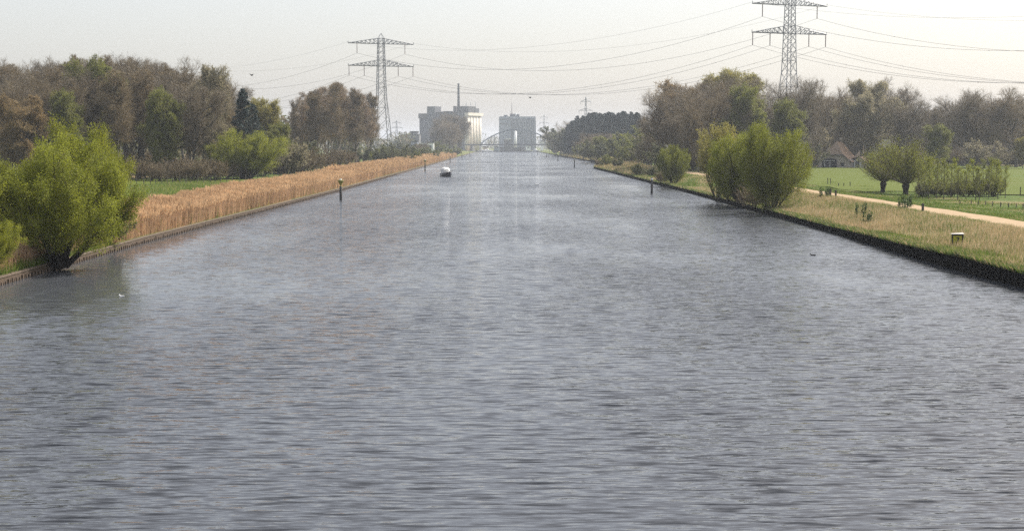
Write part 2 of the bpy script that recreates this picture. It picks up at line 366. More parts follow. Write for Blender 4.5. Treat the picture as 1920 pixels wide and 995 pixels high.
# ------------------------------------------------------------------ blades: reeds and grasses
def blades(a, rng, n, xf, yf, hmin, hmax, w, mats_p, lean=.25, plume=None, patchy=False, outx=.06):
    """n thin blades; xf/yf give root positions; each a narrow triangle, reeds get a plume"""
    y = yf(rng.random(n)); x = xf(y, rng.random(n)); z = gh(x, y)
    patch = .5 + .25 * np.sin(x * .8 + 1.3 * np.sin(y * .21)) * np.sin(y * .33 + np.sin(x * .5)) + .25 * np.sin(y * 1.1 + 2 * np.sin(y * .17) + x * .4) * np.sin(y * .083 + 2)
    h = hmin + (hmax - hmin) * (.42 * rng.random(n) + .58 * patch)
    az = rng.uniform(0, 2 * np.pi, n); wd = (w if np.isscalar(w) else w(y)) * rng.uniform(.6, 1.4, n)
    side = np.stack([np.cos(az), np.sin(az), np.zeros(n)], 1) * (wd / 2)[:, None]
    la = rng.uniform(0, 2 * np.pi, n); ln = np.stack([np.cos(la), np.sin(la), np.zeros(n)], 1) * (h * lean * rng.random(n))[:, None]
    ln[:, 0] += h * outx
    B = np.stack([x, y, z - .03], 1); T = B + ln + np.stack([0 * h, 0 * h, h], 1)
    k = np.arange(n) * 3; mi = rng.choice([m for m, _ in mats_p], n, p=[p for _, p in mats_p])
    if patchy:
        pn = .5 + .3 * np.sin(x * .55 + 2 * np.sin(y * .09)) + .3 * np.sin(y * .24 + np.sin(x * .7) * 1.5) + rng.normal(0, .18, n) + .12 * (x - XR(y) - 4) / 5 * -1
        mi = np.where(pn > .54, mi % 2, 2 + mi % 2)
    a.add(np.stack([B - side, B + side, T], 1).reshape(-1, 3), np.stack([k, k + 1, k + 2], 1), mi)
    if plume is not None:
        sel = rng.random(n) < plume[0]; m_ = sel.sum(); T2 = T[sel]; s2 = side[sel] * 0 + side[sel] / (wd[sel] / 2)[:, None] * ((wd[sel] * plume[1])[:, None])
        pl = h[sel][:, None] * .16; dn = np.array([0, 0, -1.]) * pl; mid = T2 + dn * .55 + ln[sel] * .04; top = T2 + ln[sel] * .12 + np.array([0, 0, .05])
        k = np.arange(m_) * 4; a.add(np.stack([T2 + dn, mid + s2, top, mid - s2], 1).reshape(-1, 3), np.stack([k, k + 1, k + 2, k + 3], 1), plume[2])
rng = np.random.default_rng(11)
a = Acc()
def reed_y(y0, y1, pw):
    def f_(u): A = y0 ** (1 - pw); B = y1 ** (1 - pw); return (A + (B - A) * u) ** (1 / (1 - pw))
    return f_
def reed_w(y): return np.interp(y, [60, 92, 100, 130, 200, 400, 900], [2.5, 3.0, 4.2, 5.0, 6.5, 9, 9])
def rx(y, u): return XL(y) - .35 - reed_w(y) * u
blades(a, rng, 90000, rx, reed_y(88, 260, 1.6), 1.1, 2.25, .035, [(0, .5), (1, .3), (2, .2)], .16, (.7, 1.3, 1))
blades(a, rng, 40000, rx, reed_y(250, 800, 1.6), 1.1, 2.6, lambda y: .035 + y * .00017, [(0, .5), (1, .28), (2, .22)], .16, (.6, 1.1, 1))
blades(a, rng, 9000, rx, reed_y(66, 90, 1.2), .6, 1.6, .035, [(0, .45), (1, .3), (2, .25)], .3)
blades(a, rng, 5000, rx, reed_y(88, 300, 1.6), .5, 1.6, .05, [(3, 1.)], .3)
tag(a.obj('reeds', ['reed_a', 'reed_b', 'reed_c', 'grass_lime']), 'tall dry orange brown reeds in a long belt on the left bank', 'reeds', kind='stuff')
a = Acc()
def rb(y, u): return XR(y) + .05 + (np.interp(y, [60, 430], [9.2, 10]) - .2) * u
def rb_in(y, u): return XR(y) + 1.2 + 6.6 * u
blades(a, rng, 120000, rb, reed_y(64, 300, 1.9), .15, .5, lambda y: .03 + y * .0001, [(0, .32), (1, .18), (2, .32), (3, .18)], .5, patchy=True)
blades(a, rng, 45000, rb_in, reed_y(66, 200, 1.9), .3, .75, .03, [(0, .5), (1, .28), (2, .22)], .35)
blades(a, rng, 26000, lambda y, u: XR(y) - .36 + 1. * u, reed_y(64, 430, 2.0), .15, .5, .06, [(0, .2), (2, .35), (3, .15), (4, .3)], .7, outx=-.55)
blades(a, rng, 20000, rb, reed_y(300, 900, 1.6), .5, 1.3, lambda y: .04 + y * .0003, [(0, .5), (1, .2), (2, .2), (3, .1)], .4)
tag(a.obj('dry_grass', ['grass_dry', 'grass_pale', 'grass_green', 'grass_lime', 'nettle']), 'rough mix of tan and green grass between canal wall and gravel path', 'grass', kind='stuff')
a = Acc()
blades(a, rng, 60000, lambda y, u: XP(y) + 1.9 + 13 * u ** 1.3, reed_y(75, 260, 1.5), .08, .26, lambda y: .03 + y * .0002, [(0, .62), (1, .30), (2, .08)], .5)
tag(a.obj('verge_grass', ['grass_green', 'grass_lime', 'grass_dry']), 'short green grass on the far verge of the gravel path', 'grass', kind='stuff')
a = Acc()
blades(a, rng, 9000, lambda y, u: XL(y) - .02 - 3.5 * u, reed_y(62, 92, 1.2), .25, .8, .04, [(0, .6), (1, .4)], .6)
blades(a, rng, 40000, lambda y, u: XL(y) - reed_w(y) - .2 - 22 * u, reed_y(105, 230, 1.2), .2, .7, .05, [(0, .45), (1, .45), (2, .10)], .4)
tag(a.obj('bank_grass', ['grass_green', 'grass_lime', 'grass_dry']), 'lush green grass behind the reeds on the left bank', 'grass', kind='stuff')

# ------------------------------------------------------------------ trees
def unit(v): return v / (np.linalg.norm(v, axis=-1, keepdims=True) + 1e-9)
def polyline(rng, S, D, L, K, wob, trop):
    """grow N polylines of K points from S along D"""
    N = len(S); P = np.zeros((N, K, 3)); P[:, 0] = S; D = unit(D.copy()); st = (L / (K - 1))[:, None]
    for k in range(1, K):
        D = unit(D + rng.normal(0, wob, (N, 3)) + np.array([0, 0, trop])); P[:, k] = P[:, k - 1] + D * st
    return P
def spawn(rng, P, L, n, t0, t1, ang, angv, lfun, K, wob, trop, lv=.2):
    N, Kp, _ = P.shape
    t = t0 + (t1 - t0) * (np.arange(n)[None] + rng.random((N, n))) / n
    f = np.clip(t * (Kp - 1), 0, Kp - 1.001); i = f.astype(int); fr = (f - i)[..., None]; r = np.arange(N)[:, None]
    S = P[r, i] * (1 - fr) + P[r, i + 1] * fr; D = unit(P[r, i + 1] - P[r, i])
    ref = np.where(np.abs(D[..., 2:3]) > .9, np.array([1., 0, 0]), np.array([0, 0, 1.])); A = unit(np.cross(D, ref)); B = np.cross(D, A)
    az = (np.arange(n)[None] * 2.399 + rng.uniform(0, 6.28, (N, 1)) + rng.normal(0, .5, (N, n)))[..., None]
    an = rng.normal(ang, angv, (N, n))[..., None]
    ND = D * np.cos(an) + (A * np.cos(az) + B * np.sin(az)) * np.sin(an)
    NL = (L[:, None] * lfun(t) * rng.uniform(1 - lv, 1 + lv, (N, n))).ravel()
    return polyline(rng, S.reshape(-1, 3), ND.reshape(-1, 3), NL, K, wob, trop), NL
def spikes(a, rng, P, L, n, t0, t1, ang, lfun, w, mi, trop=0.):
    Q, QL = spawn(rng, P, L, n, t0, t1, ang, .3, lfun, 2, .05, trop)
    S, T = Q[:, 0], Q[:, 1]; d = unit(np.cross(T - S, rng.normal(0, 1, S.shape))) * (w / 2)
    k = np.arange(len(S)) * 3; a.add(np.stack([S - d, S + d, T], 1).reshape(-1, 3), np.stack([k, k + 1, k + 2], 1), mi); return Q, QL
def leaves(a, rng, P, n, l, w, mi, jit, keep=1., up=0., clump=0.):
    """n leaf blades spread along every polyline"""
    N, K, _ = P.shape; t = rng.random((N, n)) * (K - 1.001); i = t.astype(int); fr = (t - i)[..., None]; r = np.arange(N)[:, None]
    C = (P[r, i] * (1 - fr) + P[r, i + 1] * fr)
    if clump: C = C[rng.random(N) > clump]
    C = C.reshape(-1, 3)
    if keep < 1: C = C[rng.random(len(C)) < keep]
    C = C + rng.normal(0, jit, C.shape); m_ = len(C)
    D = unit(rng.normal(0, 1, (m_, 3)) + np.array([0, 0, up])); W_ = unit(np.cross(D, rng.normal(0, 1, (m_, 3))))
    s = rng.uniform(.6, 1.35, (m_, 1)); D = D * l * s / 2; W_ = W_ * w * s / 2
    k = np.arange(m_) * 4; a.add(np.stack([C - D, C + W_, C + D, C - W_], 1).reshape(-1, 3), np.stack([k, k + 1, k + 2, k + 3], 1), mi)
def rr(L, k0, k1, K): return L[:, None] * np.linspace(k0, k1, K)[None]
PROTO = {}
def store(key, H, trunk_acc, crown_acc, tm, cm, tname='trunk', cname='crown'):
    H = float(np.percentile(np.concatenate(crown_acc.V)[:, 2], 99.7))
    tr = trunk_acc.mesh(tname, tm); tr.shade_smooth(); cr = crown_acc.mesh(cname, cm); PROTO[key] = (H, tr, cr, tname, cname)
def deciduous(key, seed, H=20., tr=.38, t0=.22, nl=13, ll=.44, ang=.95, twig='twig_grey', leaf=None, nleaf=0, lsz=.22, low=1., bark='bark', shape='broad', trop=.12, tw=.05, dens=1., lean=.0):
    rng = np.random.default_rng(seed); A = Acc(); C = Acc()
    P0 = polyline(rng, np.zeros((1, 3)) - [[0, 0, .3]], np.array([[lean, 0, 1.]]), np.array([H * .86]), 9, .05, .08); L0 = np.array([H])
    A.add(*tubes(P0, np.array([[tr * 1.35, tr, tr * .9, tr * .8, tr * .68, tr * .52, tr * .36, tr * .2, tr * .06]]), 8))
    if shape == 'broad': lf = lambda t: ll * (.55 + .62 * np.sin(np.clip((t - t0) / (1 - t0), 0, 1) * 2.4 + .35)) * .8
    elif shape == 'tall': lf = lambda t: ll * (.9 - .45 * (t - t0) / (1 - t0))
    else: lf = lambda t: ll * np.sin(np.clip((t - t0) / (1 - t0), 0.08, .92) * 3.1) ** .6
    P1, L1 = spawn(rng, P0, L0, nl, t0, .97, ang, .18, lf, 7, .10, trop)
    A.add(*tubes(P1, np.clip(rr(L1, .036, .007, 7), .03, tr * .6), 5))
    P2, L2 = spawn(rng, P1, L1, 8, .2, 1., .75, .2, lambda t: .55 - .2 * t, 5, .14, trop * .9)
    C.add(*tubes(P2, np.clip(rr(L2, .024, .006, 5), .025, .2), 4))
    P3, L3 = spawn(rng, P2, L2, 6, .2, 1., .7, .25, lambda t: .58 - .15 * t, 3, .15, trop)
    C.add(*tubes(P3, np.clip(rr(L3, .015, .006, 3), .013, .1), 3))
    n4 = int(7 * dens); P4, L4 = spikes(C, rng, P3, L3, n4, .1, 1., .65, lambda t: .85 - .2 * t, tw, 0, .1)
    L4 = np.clip(L4, .35, 1.6); P5, L5 = spikes(C, rng, P4, L4, 5, .15, 1., .6, lambda t: .75 + 0 * t, tw * .7, 0, .08)
    if leaf and nleaf:
        leaves(C, rng, P5, nleaf, lsz, lsz * .6, 1, .08, clump=.25)
    store(key, H, A, C, [bark], [twig, leaf or 'leaf_bud'])
def bush(key, seed, H=7., n=18, fan=.9, leafm='leaf_willow', nl=14, lw=(.13, .045), twig='twig_grey', bark='bark_dark', r0=.09, n2=9, n3=6, base=.35, clump=.1, lv1=.72, jit=.07, tr1=.10, t2=.22, spk=3, tw=.02, up=.6):
    rng = np.random.default_rng(seed); A = Acc(); C = Acc()
    th = rng.uniform(0, 6.28, n); fa = rng.uniform(.05, 1, n) ** .7 * fan
    D = np.stack([np.sin(fa) * np.cos(th), np.sin(fa) * np.sin(th), np.cos(fa)], 1); S = np.stack([np.cos(th) * base * rng.random(n), np.sin(th) * base * rng.random(n), -.3 + 0 * th], 1)
    L1 = H * rng.uniform(lv1, 1.02, n) * (1 - .12 * fa); P1 = polyline(rng, S, D, L1, 8, .07, tr1)
    A.add(*tubes(P1, np.clip(rr(L1 / H, r0, r0 * .12, 8), .012, 1), 6))
    P2, L2 = spawn(rng, P1, L1, n2, t2, 1., .6, .2, lambda t: .42 - .26 * t, 5, .10, .10)
    A.add(*tubes(P2, np.clip(rr(L2, .012, .004, 5), .01, .06), 4))
    P3, L3 = spawn(rng, P2, L2, n3, .12, 1., .55, .2, lambda t: .62 - .25 * t, 4, .10, .06)
    C.add(*tubes(P3, np.clip(rr(L3, .008, .004, 4), tw * .4, .03), 3))
    if spk: P4, L4 = spikes(C, rng, P3, L3, spk, .1, 1., .5, lambda t: .7 + 0 * t, tw, 0, .1)
    if nl: leaves(C, rng, P3, nl, lw[0], lw[1], 1, jit, clump=clump, up=up)
    if nl and spk: leaves(C, rng, P4, max(1, nl // 6), lw[0], lw[1], 1, jit * .8, up=up)
    store(key, H, A, C, [bark], [twig, leafm], tname='stems', cname='crown')
def spruce(key, seed, H=18., wide=.2, nb=95):
    rng = np.random.default_rng(seed); A = Acc(); C = Acc()
    P0 = polyline(rng, np.array([[0, 0, -.3]]), np.array([[0, 0, 1.]]), np.array([H]), 8, .01, .1)
    A.add(*tubes(P0, np.linspace(.26, .02, 8)[None], 7))
    P1, L1 = spawn(rng, P0, np.array([H]), nb, .10, .985, 1.45, .12, lambda t: wide * (1 - t) ** .85 + .012, 5, .05, .06)
    A.add(*tubes(P1, np.clip(rr(L1, .012, .004, 5), .012, .06), 3))
    P2, L2 = spawn(rng, P1, L1, 12, .15, 1, .9, .3, lambda t: .42 - .28 * t, 3, .08, -.12)
    C.add(*tubes(P2, np.full((len(P2), 3), .02), 3))
    leaves(C, rng, P2, 9, .42, .12, 1, .10); leaves(C, rng, P1, 10, .42, .12, 1, .10)
    store(key, H, A, C, ['bark'], ['twig_grey', 'needle'])
def pollard(key, seed, trunk_h=1.25, shoot=4.2, n=100):
    rng = np.random.default_rng(seed); A = Acc(); C = Acc()
    P0 = polyline(rng, np.array([[0, 0, -.2]]), np.array([[.08, 0, 1.]]), np.array([trunk_h + .2]), 7, .03, .0)
    A.add(*tubes(P0, np.array([[.38, .30, .27, .29, .35, .42, .25]]), 9))
    top = P0[0, -1]
    th = rng.uniform(0, 6.28, n); fa = rng.uniform(0, 1, n) ** .6 * 1.3
    D = np.stack([np.sin(fa) * np.cos(th), np.sin(fa) * np.sin(th), np.cos(fa)], 1); S = top + D * .3 - [0, 0, .15]
    L1 = shoot * rng.uniform(.7, 1.05, n) * (1 - .15 * fa); P1 = polyline(rng, S, D, L1, 6, .05, .06)
    C.add(*tubes(P1, np.clip(rr(L1, .011, .003, 6), .012, 1), 4))
    P2, L2 = spawn(rng, P1, L1, 8, .2, 1, .45, .15, lambda t: .38 - .2 * t, 3, .08, .12); C.add(*tubes(P2, np.full((len(P2), 3), .011), 3))
    P3, L3 = spikes(C, rng, P2, L2, 2, .1, 1, .5, lambda t: .6 + 0 * t, .015, 0, .1)
    leaves(C, rng, P2, 20, .11, .045, 1, .16, up=.5, clump=.08)
    store(key, trunk_h + shoot, A, C, ['bark_dark'], ['twig_grey', 'leaf_willow'])
def sapling(key, seed, H=5., leafm='leaf_willow', nleaf=10):
    rng = np.random.default_rng(seed); A = Acc(); C = Acc()
    P0 = polyline(rng, np.array([[0, 0, -.2]]), np.array([[.0, 0, 1.]]), np.array([H]), 7, .04, .06)
    A.add(*tubes(P0, np.array([[.075, .06, .05, .04, .03, .02, .01]]), 6))
    P1, L1 = spawn(rng, P0, np.array([H]), 22, .12, .97, .7, .2, lambda t: .34 - .22 * t, 5, .08, .12)
    C.add(*tubes(P1, np.clip(rr(L1, .010, .004, 5), .01, .03), 3))
    P2, L2 = spawn(rng, P1, L1, 6, .15, 1, .6, .2, lambda t: .5 - .2 * t, 3, .08, .1)
    C.add(*tubes(P2, np.full((len(P2), 3), .009), 3)); leaves(C, rng, P2, nleaf, .12, .06, 1, .09)
    store(key, H, A, C, ['bark'], ['twig_grey', leafm])

deciduous('oak_a', 1, 20, .42, .24, 14, .46, .95, 'twig_grey')
deciduous('oak_b', 2, 20, .38, .20, 13, .44, .9, 'twig_grey', 'leaf_bronze', 1, .12)
deciduous('oak_c', 3, 19, .36, .26, 12, .48, 1.0, 'twig_brown')
deciduous('wood_a', 4, 20, .26, .18, 15, .30, .7, 'twig_brown', shape='tall', trop=.2)
deciduous('wood_b', 5, 20, .24, .15, 15, .28, .65, 'twig_brown', shape='tall', trop=.22)
deciduous('wood_c', 6, 20, .28, .22, 14, .34, .8, 'twig_grey', shape='mid', trop=.18)
deciduous('tall_warm', 7, 22, .20, .24, 15, .24, .6, 'twig_warm', shape='tall', trop=.25, bark='bark_pale', dens=.6)
deciduous('tall_pale', 8, 22, .20, .25, 14, .24, .6, 'twig_brown', shape='tall', trop=.25, bark='bark_pale', dens=.6)
deciduous('bud_yellow', 9, 18, .28, .2, 13, .40, .85, 'twig_brown', 'leaf_bud', 6, .2)
deciduous('bud_green', 10, 16, .26, .16, 13, .38, .85, 'twig_grey', 'leaf_bud_green', 4, .2)
deciduous('bud_bronze', 11, 14, .24, .16, 13, .40, .9, 'twig_brown', 'leaf_bronze', 3, .19)
deciduous('bud_pale', 12, 14, .24, .16, 13, .40, .8, 'twig_grey', 'leaf_pale', 3, .2)
bush('willow_a', 21, 7.5, 28, 1.12, 'leaf_willow', 60, (.14, .045), r0=.15, n2=11, n3=6, up=.5, t2=.22, tr1=.06, clump=.05, jit=.20, base=.6)
bush('willow_b', 22, 8, 20, 1.0, 'leaf_willow_fresh', 60, (.14, .045), r0=.12, n2=11, n3=6, tr1=.08, jit=.20, clump=.05)
bush('willow_c', 23, 9, 26, .95, 'leaf_willow', 46, (.16, .05), lv1=.88, t2=.10, r0=.08, n2=13, n3=6, clump=.06, tr1=.05, jit=.22, base=.8)
bush('willow_yellow', 24, 8, 14, .7, 'leaf_bud', 26, (.15, .06), r0=.10, n2=9, n3=6, tr1=.15)
bush('scrub_bare', 25, 4, 20, 1.0, 'leaf_bronze', 0, twig='twig_brown', r0=.05, n2=8, n3=5, spk=8, tw=.035)
bush('scrub_green', 26, 5, 18, .9, 'leaf_scrub', 8, (.22, .12), r0=.06, n2=8, n3=5, spk=5, tw=.04)
bush('scrub_willow', 27, 5, 18, .9, 'leaf_bud_green', 8, (.2, .09), r0=.06, n2=8, n3=5, spk=4, tw=.035)
bush('blossom', 28, 5, 16, .9, 'leaf_pale', 8, (.14, .09), r0=.06, n2=8, n3=5, spk=4, tw=.035)
spruce('spruce', 31, 18, .2); spruce('spruce_b', 32, 18, .25, 80)
pollard('pollard_a', 41); pollard('pollard_b', 42, 1.25, 4.6, 110)
sapling('sapling_a', 51); sapling('sapling_b', 52, 5, 'leaf_bud_green', 7)

prng = random.Random(77)
ORD = 'first second third fourth fifth sixth seventh eighth ninth tenth eleventh twelfth thirteenth fourteenth fifteenth sixteenth seventeenth eighteenth nineteenth twentieth'.split()
ORD += ['twenty-' + o for o in ORD[:9]] + ['thirtieth'] + ['thirty-' + o for o in ORD[:9]] + ['fortieth'] + ['forty-' + o for o in ORD[:9]]
USED = {}
def plant(key, name, label, cat, u=None, v=None, Y=None, X=None, H=None, group=None, wide=1., rz=None, sink=0.):
    """a plant rooted at distance Y under pixel column u (or at X); its top reaches pixel row v (or height H)"""
    if X is None: X = at(u, 300, Y)[0]
    z = float(gh(X, Y)) - sink
    if H is None: H = at(u, v, Y)[2] - z
    H0, tm, cmesh, tn, cn = PROTO[key]; s = H / H0
    r = bpy.data.objects.new(name, None); r.location = (X, Y, z); r.rotation_euler = (0, 0, prng.uniform(0, 6.28) if rz is None else rz); r.scale = (s * wide, s * wide, s); link(r)
    for nm, me in ((tn, tm), (cn, cmesh)): link(bpy.data.objects.new(nm, me), r)
    return tag(r, label, cat, group)
J = prng.uniform

# --- left bank, near willows
plant('willow_a', 'willow_bush', 'bright green willow with dark trunks standing at the water edge of the left bank', 'willow', 106, 266, 78, rz=.4, wide=.86)
plant('willow_b', 'willow_bush', 'tallest fresh green willow on the left bank, just behind the waterside willow', 'willow', 160, 234, 90, rz=2.2, wide=.68)
plant('willow_c', 'willow_bush', 'broad green willow cut by the left edge of the photo behind the waterside willow', 'willow', 8, 292, 90, rz=1.0, wide=1.05)
plant('willow_b', 'willow_bush', 'low yellow green willow bush leaning out of the lower left edge near the bank', 'willow', -42, 405, 69, rz=4.0, wide=.95)
plant('scrub_green', 'shrub', 'small leafy shrub under the willow crowns at the reed edge of the left bank', 'shrub', 196, 400, 92, wide=1.2)

# --- left wood
WG = 'bare brown trees of the dense wood on the left'
prof = [(-60, 125), (0, 120), (60, 122), (130, 110), (200, 106), (250, 105), (310, 118), (350, 130), (400, 140), (430, 185), (470, 205), (520, 215)]
def PF(u): return float(np.interp(u, [p[0] for p in prof], [p[1] for p in prof]))
keys = ['wood_a', 'wood_b', 'wood_c', 'oak_c', 'wood_c', 'oak_a']
q = 0
for (Y, u0, u1, du, dv), rn in zip(((256, -60, 400, 41, 26), (284, -55, 405, 38, 8), (315, -50, 425, 36, -1), (350, -40, 470, 40, 6), (390, -20, 600, 52, 20)), ('front', 'second', 'third', 'fourth', 'back')):
    u = u0; no = 0
    while u <= u1:
        k = keys[(q * 5 + q // 4) % 6]; q += 1
        plant(k, 'bare_tree', '%s leafless tree from the left in the %s row of the left wood' % (ORD[no], rn), 'tree', u + J(-9, 9), PF(u) + dv + J(-7, 9), Y + J(-8, 8), group=WG, wide=J(.95, 1.25)); u += du; no += 1
for u, v, Y, key, lab, wd in (
        (190, 112, 262, 'bud_green', 'olive budding crown at the highest point of the left wood', .9),
        (50, 180, 236, 'bud_bronze', 'rounded tree with rusty orange buds in front of the left wood', 1.15),
        (394, 125, 262, 'bud_pale', 'pale cream flowering tree at the right shoulder of the left wood', .62),
        (312, 168, 246, 'bud_green', 'slim pale green tree before the wood, left of the cream flowering tree', .8),
        (128, 172, 244, 'bud_green', 'small grey green crown in front of the wood, right of the rusty budding tree', .8),
        (496, 186, 300, 'bud_yellow', 'yellow green budding tree just right of the dark spruce', .9),
        (520, 232, 285, 'bud_green', 'lower green budding tree standing right of the spruce, next to the bare tall grove', 1.2),
        (462, 246, 250, 'willow_b', 'bright green spreading shrub below the dark spruce', 1.3),
        (535, 262, 268, 'blossom', 'pale blossoming shrub at the right foot of the spruce group', 1.3),
        (560, 262, 330, 'scrub_green', 'brownish green thicket before the tall bare grove', 1.3)):
    plant(key, 'broadleaf_tree' if key.startswith('bud') else 'shrub', lab, 'tree' if key.startswith('bud') else 'shrub', u, v, Y, wide=wd)
plant('spruce', 'spruce_tree', 'dark blue green spruce standing alone above the bushes on the left bank', 'spruce', 457, 168, 256, wide=1.25)
plant('spruce_b', 'spruce_tree', 'shorter dark spruce half hidden just right of the taller spruce', 'spruce', 478, 196, 275, wide=1.1)
G2 = 'tall bare trees of the grove before the left pylon'
prof2 = [(540, 188), (580, 172), (620, 158), (650, 158), (690, 164), (705, 178)]
for (Y, u0, u1, du), rn in zip(((385, 548, 640, 23), (430, 560, 684, 22), (470, 575, 700, 20), (520, 590, 706, 26), (580, 600, 700, 34)), ('front', 'second', 'third', 'fourth', 'back')):
    u = u0; no = 0
    while u <= u1:
        q += 1; v = float(np.interp(u, [p[0] for p in prof2], [p[1] for p in prof2]))
        plant(['tall_warm', 'tall_pale', 'tall_warm', 'wood_b'][q % 4], 'bare_tree', '%s tall pinkish bare tree from the left, %s row of the grove by the pylon' % (ORD[no], rn), 'tree', u + J(-5, 5), v + J(-3, 10), Y + J(-8, 8), group=G2, wide=J(1., 1.25)); u += du; no += 1
G3 = 'bare brown shrubs along the foot of the left wood'
u = 225; no = 0
while u < 660:
    Y = np.interp(u, [225, 420, 560, 660], [226, 238, 300, 400]); q += 1
    plant('scrub_bare', 'shrub', '%s leafless brown shrub from the left in the hedge below the left wood' % ORD[no], 'shrub', u, float(np.interp(u, [225, 450, 660], [300, 296, 276])) + J(-6, 6), Y + J(-4, 8), group=G3, wide=J(1.2, 1.6)); u += np.interp(u, [225, 660], [27, 17]); no += 1
for k in range(14):
    plant('scrub_bare', 'shrub', '%s undergrowth shrub from the left inside the left wood' % ORD[k], 'shrub', 20 + k * 42 + J(-8, 8), 285 + J(-10, 10), 262 + J(-5, 90), group=G3, wide=1.6)
for k, (Y, o, h) in enumerate(((455, 5., 3.2), (520, 7., 3.8), (590, 3., 3.), (660, 6., 4.), (730, 2., 3.4), (800, 5., 4.2), (880, 3., 4.), (960, 4., 4.4))):
    plant(['scrub_green', 'scrub_willow'][k % 2], 'shrub', '%s green shrub growing up through the far reeds of the left bank' % ORD[k], 'shrub', X=float(XL(Y)) - o, Y=Y, H=h, group='green shrubs among the far reeds', wide=1.3)
# --- left bank beyond the grove
G4 = 'green scrub lining the left bank towards the factory'
for k in range(34):
    Y = 430 * (1350 / 430) ** (k / 33) + J(-10, 10); X = -37 - J(0, 16) - (Y - 430) * .006
    plant(['scrub_green', 'scrub_willow', 'scrub_green', 'scrub_bare'][k % 4], 'shrub', '%s hazy green shrub going away behind the far reeds of the left bank' % ORD[k], 'shrub', X=X, Y=Y, H=J(3.5, 6.5) + (Y > 800) * 3, group=G4, wide=J(1.2, 1.7))
for k in range(22):
    Y = 520 * (1350 / 520) ** (k / 21); X = -62 - J(0, 45)
    plant(['scrub_green', 'bud_green', 'scrub_willow'][k % 3], 'shrub', '%s hazy thicket going away in the second row behind the left reeds' % ORD[k], 'shrub', X=X, Y=Y, H=J(6, 10), group='second row of green thickets on the far left bank', wide=J(1.1, 1.6))
G5 = 'grey brown trees in front of the left factory'
for k, (u, v, Y) in enumerate(sorted(((822, 222, 1080), (836, 213, 1100), (846, 214, 1120), (858, 224, 1100), (864, 242, 1060), (843, 226, 1050), (812, 238, 1040), (851, 230, 1040), (830, 236, 1000)))):
    plant('oak_b' if u % 2 else 'wood_c', 'bare_tree', '%s hazy grey brown tree from the left in front of the left factory' % ORD[k], 'tree', u, v, Y, group=G5, wide=1.15)

# --- right bank, near
plant('willow_c', 'willow_bush', 'large rounded green willow at the water edge of the right bank', 'willow', 1447, 236, 141, rz=.3, wide=.74)
plant('willow_a', 'willow_bush', 'green willow bush squeezed left behind the large rounded one on the right bank', 'willow', 1396, 252, 158, rz=2.0, wide=.85)
plant('willow_yellow', 'willow_bush', 'slender yellow leaved willow standing above the canal left of the rounded willows', 'willow', 1346, 232, 172, rz=1.2, wide=.85)
plant('scrub_willow', 'shrub', 'low dull green shrub at the foot of the yellow leaved willow', 'shrub', 1366, 330, 163, wide=1.2)
plant('scrub_bare', 'shrub', 'leafless shrub hanging over the black wall under the rounded willow', 'shrub', 1412, 345, 145, wide=1.3)
plant('willow_c', 'willow_bush', 'upright green willow bush beside the post nearest on the right bank', 'willow', 1264, 274, 233, rz=5., wide=.65)
plant('scrub_bare', 'shrub', 'dark low shrub at the left foot of the upright green willow bush', 'shrub', 1243, 318, 238, wide=1.1)
plant('scrub_willow', 'shrub', 'rounded brownish green shrub on the corner where the right bank steps back', 'shrub', 1136, 289, 405, wide=1.3)
plant('scrub_bare', 'shrub', 'dark bare shrub overhanging the wall at the stepped corner of the right bank', 'shrub', 1124, 297, 412, wide=1.1)
plant('scrub_green', 'shrub', 'small green shrub between the corner shrub and the pale bush', 'shrub', 1160, 296, 375, wide=1.2)
plant('scrub_willow', 'shrub', 'low yellowish shrub on the bank midway to the upright willow bush', 'shrub', 1196, 306, 300, wide=1.3)
plant('scrub_green', 'shrub', 'low scrubby bush right of the yellowish shrub on the right bank', 'shrub', 1222, 312, 280, wide=1.3)
plant('blossom', 'shrub', 'whitish flowering bush beside the dark car on the right bank', 'shrub', 1238, 304, 330, wide=1.4)
# --- right bank, middle distance
G6 = 'hazy willow thickets on the right bank in the middle distance'
for k, (u, v, Y) in enumerate(((1098, 268, 640), (1112, 262, 560), (1130, 256, 545), (1140, 268, 600), (1150, 262, 520), (1168, 252, 500), (1176, 272, 455), (1186, 246, 490), (1196, 268, 430), (1204, 238, 470), (1216, 262, 440), (1222, 250, 420))):
    plant(['scrub_willow', 'scrub_green', 'bud_green'][k % 3], 'shrub', '%s grey green thicket from the left, on the bank before the big right wood' % ORD[k], 'shrub', u, v, Y, group=G6, wide=1.4)
plant('blossom', 'shrub', 'pinkish flowering shrub between the hazy thickets and the big right wood', 'shrub', 1218, 256, 400, wide=1.1)
G7 = 'dark blue conifers of the plantation right of the bridge'
for k in range(46):
    t = k / 45; u = 1064 + 140 * t + J(-4, 4); Y = 860 - 150 * t + J(-50, 60)
    v = float(np.interp(u, [1060, 1075, 1110, 1180, 1205], [238, 222, 212, 210, 216])) + J(-2, 6)
    plant(['spruce', 'spruce_b'][k % 2], 'conifer_tree', '%s dark bluish conifer from the left in the plantation right of the bridge' % ORD[k], 'conifer', u, v, Y, group=G7, wide=J(1.1, 1.5))
for k, (u, v, Y) in enumerate(((1030, 268, 1150), (1040, 262, 1050), (1043, 240, 950), (1050, 246, 930), (1055, 262, 980), (1060, 228, 905), (1066, 262, 840), (1072, 226, 890), (1082, 262, 780))):
    plant(['wood_c', 'scrub_green', 'oak_c'][k % 3], 'bare_tree', '%s hazy tree from the left at the canal end of the conifer plantation' % ORD[k], 'tree', u, v, Y, group='hazy trees at the canal end of the plantation', wide=1.4)
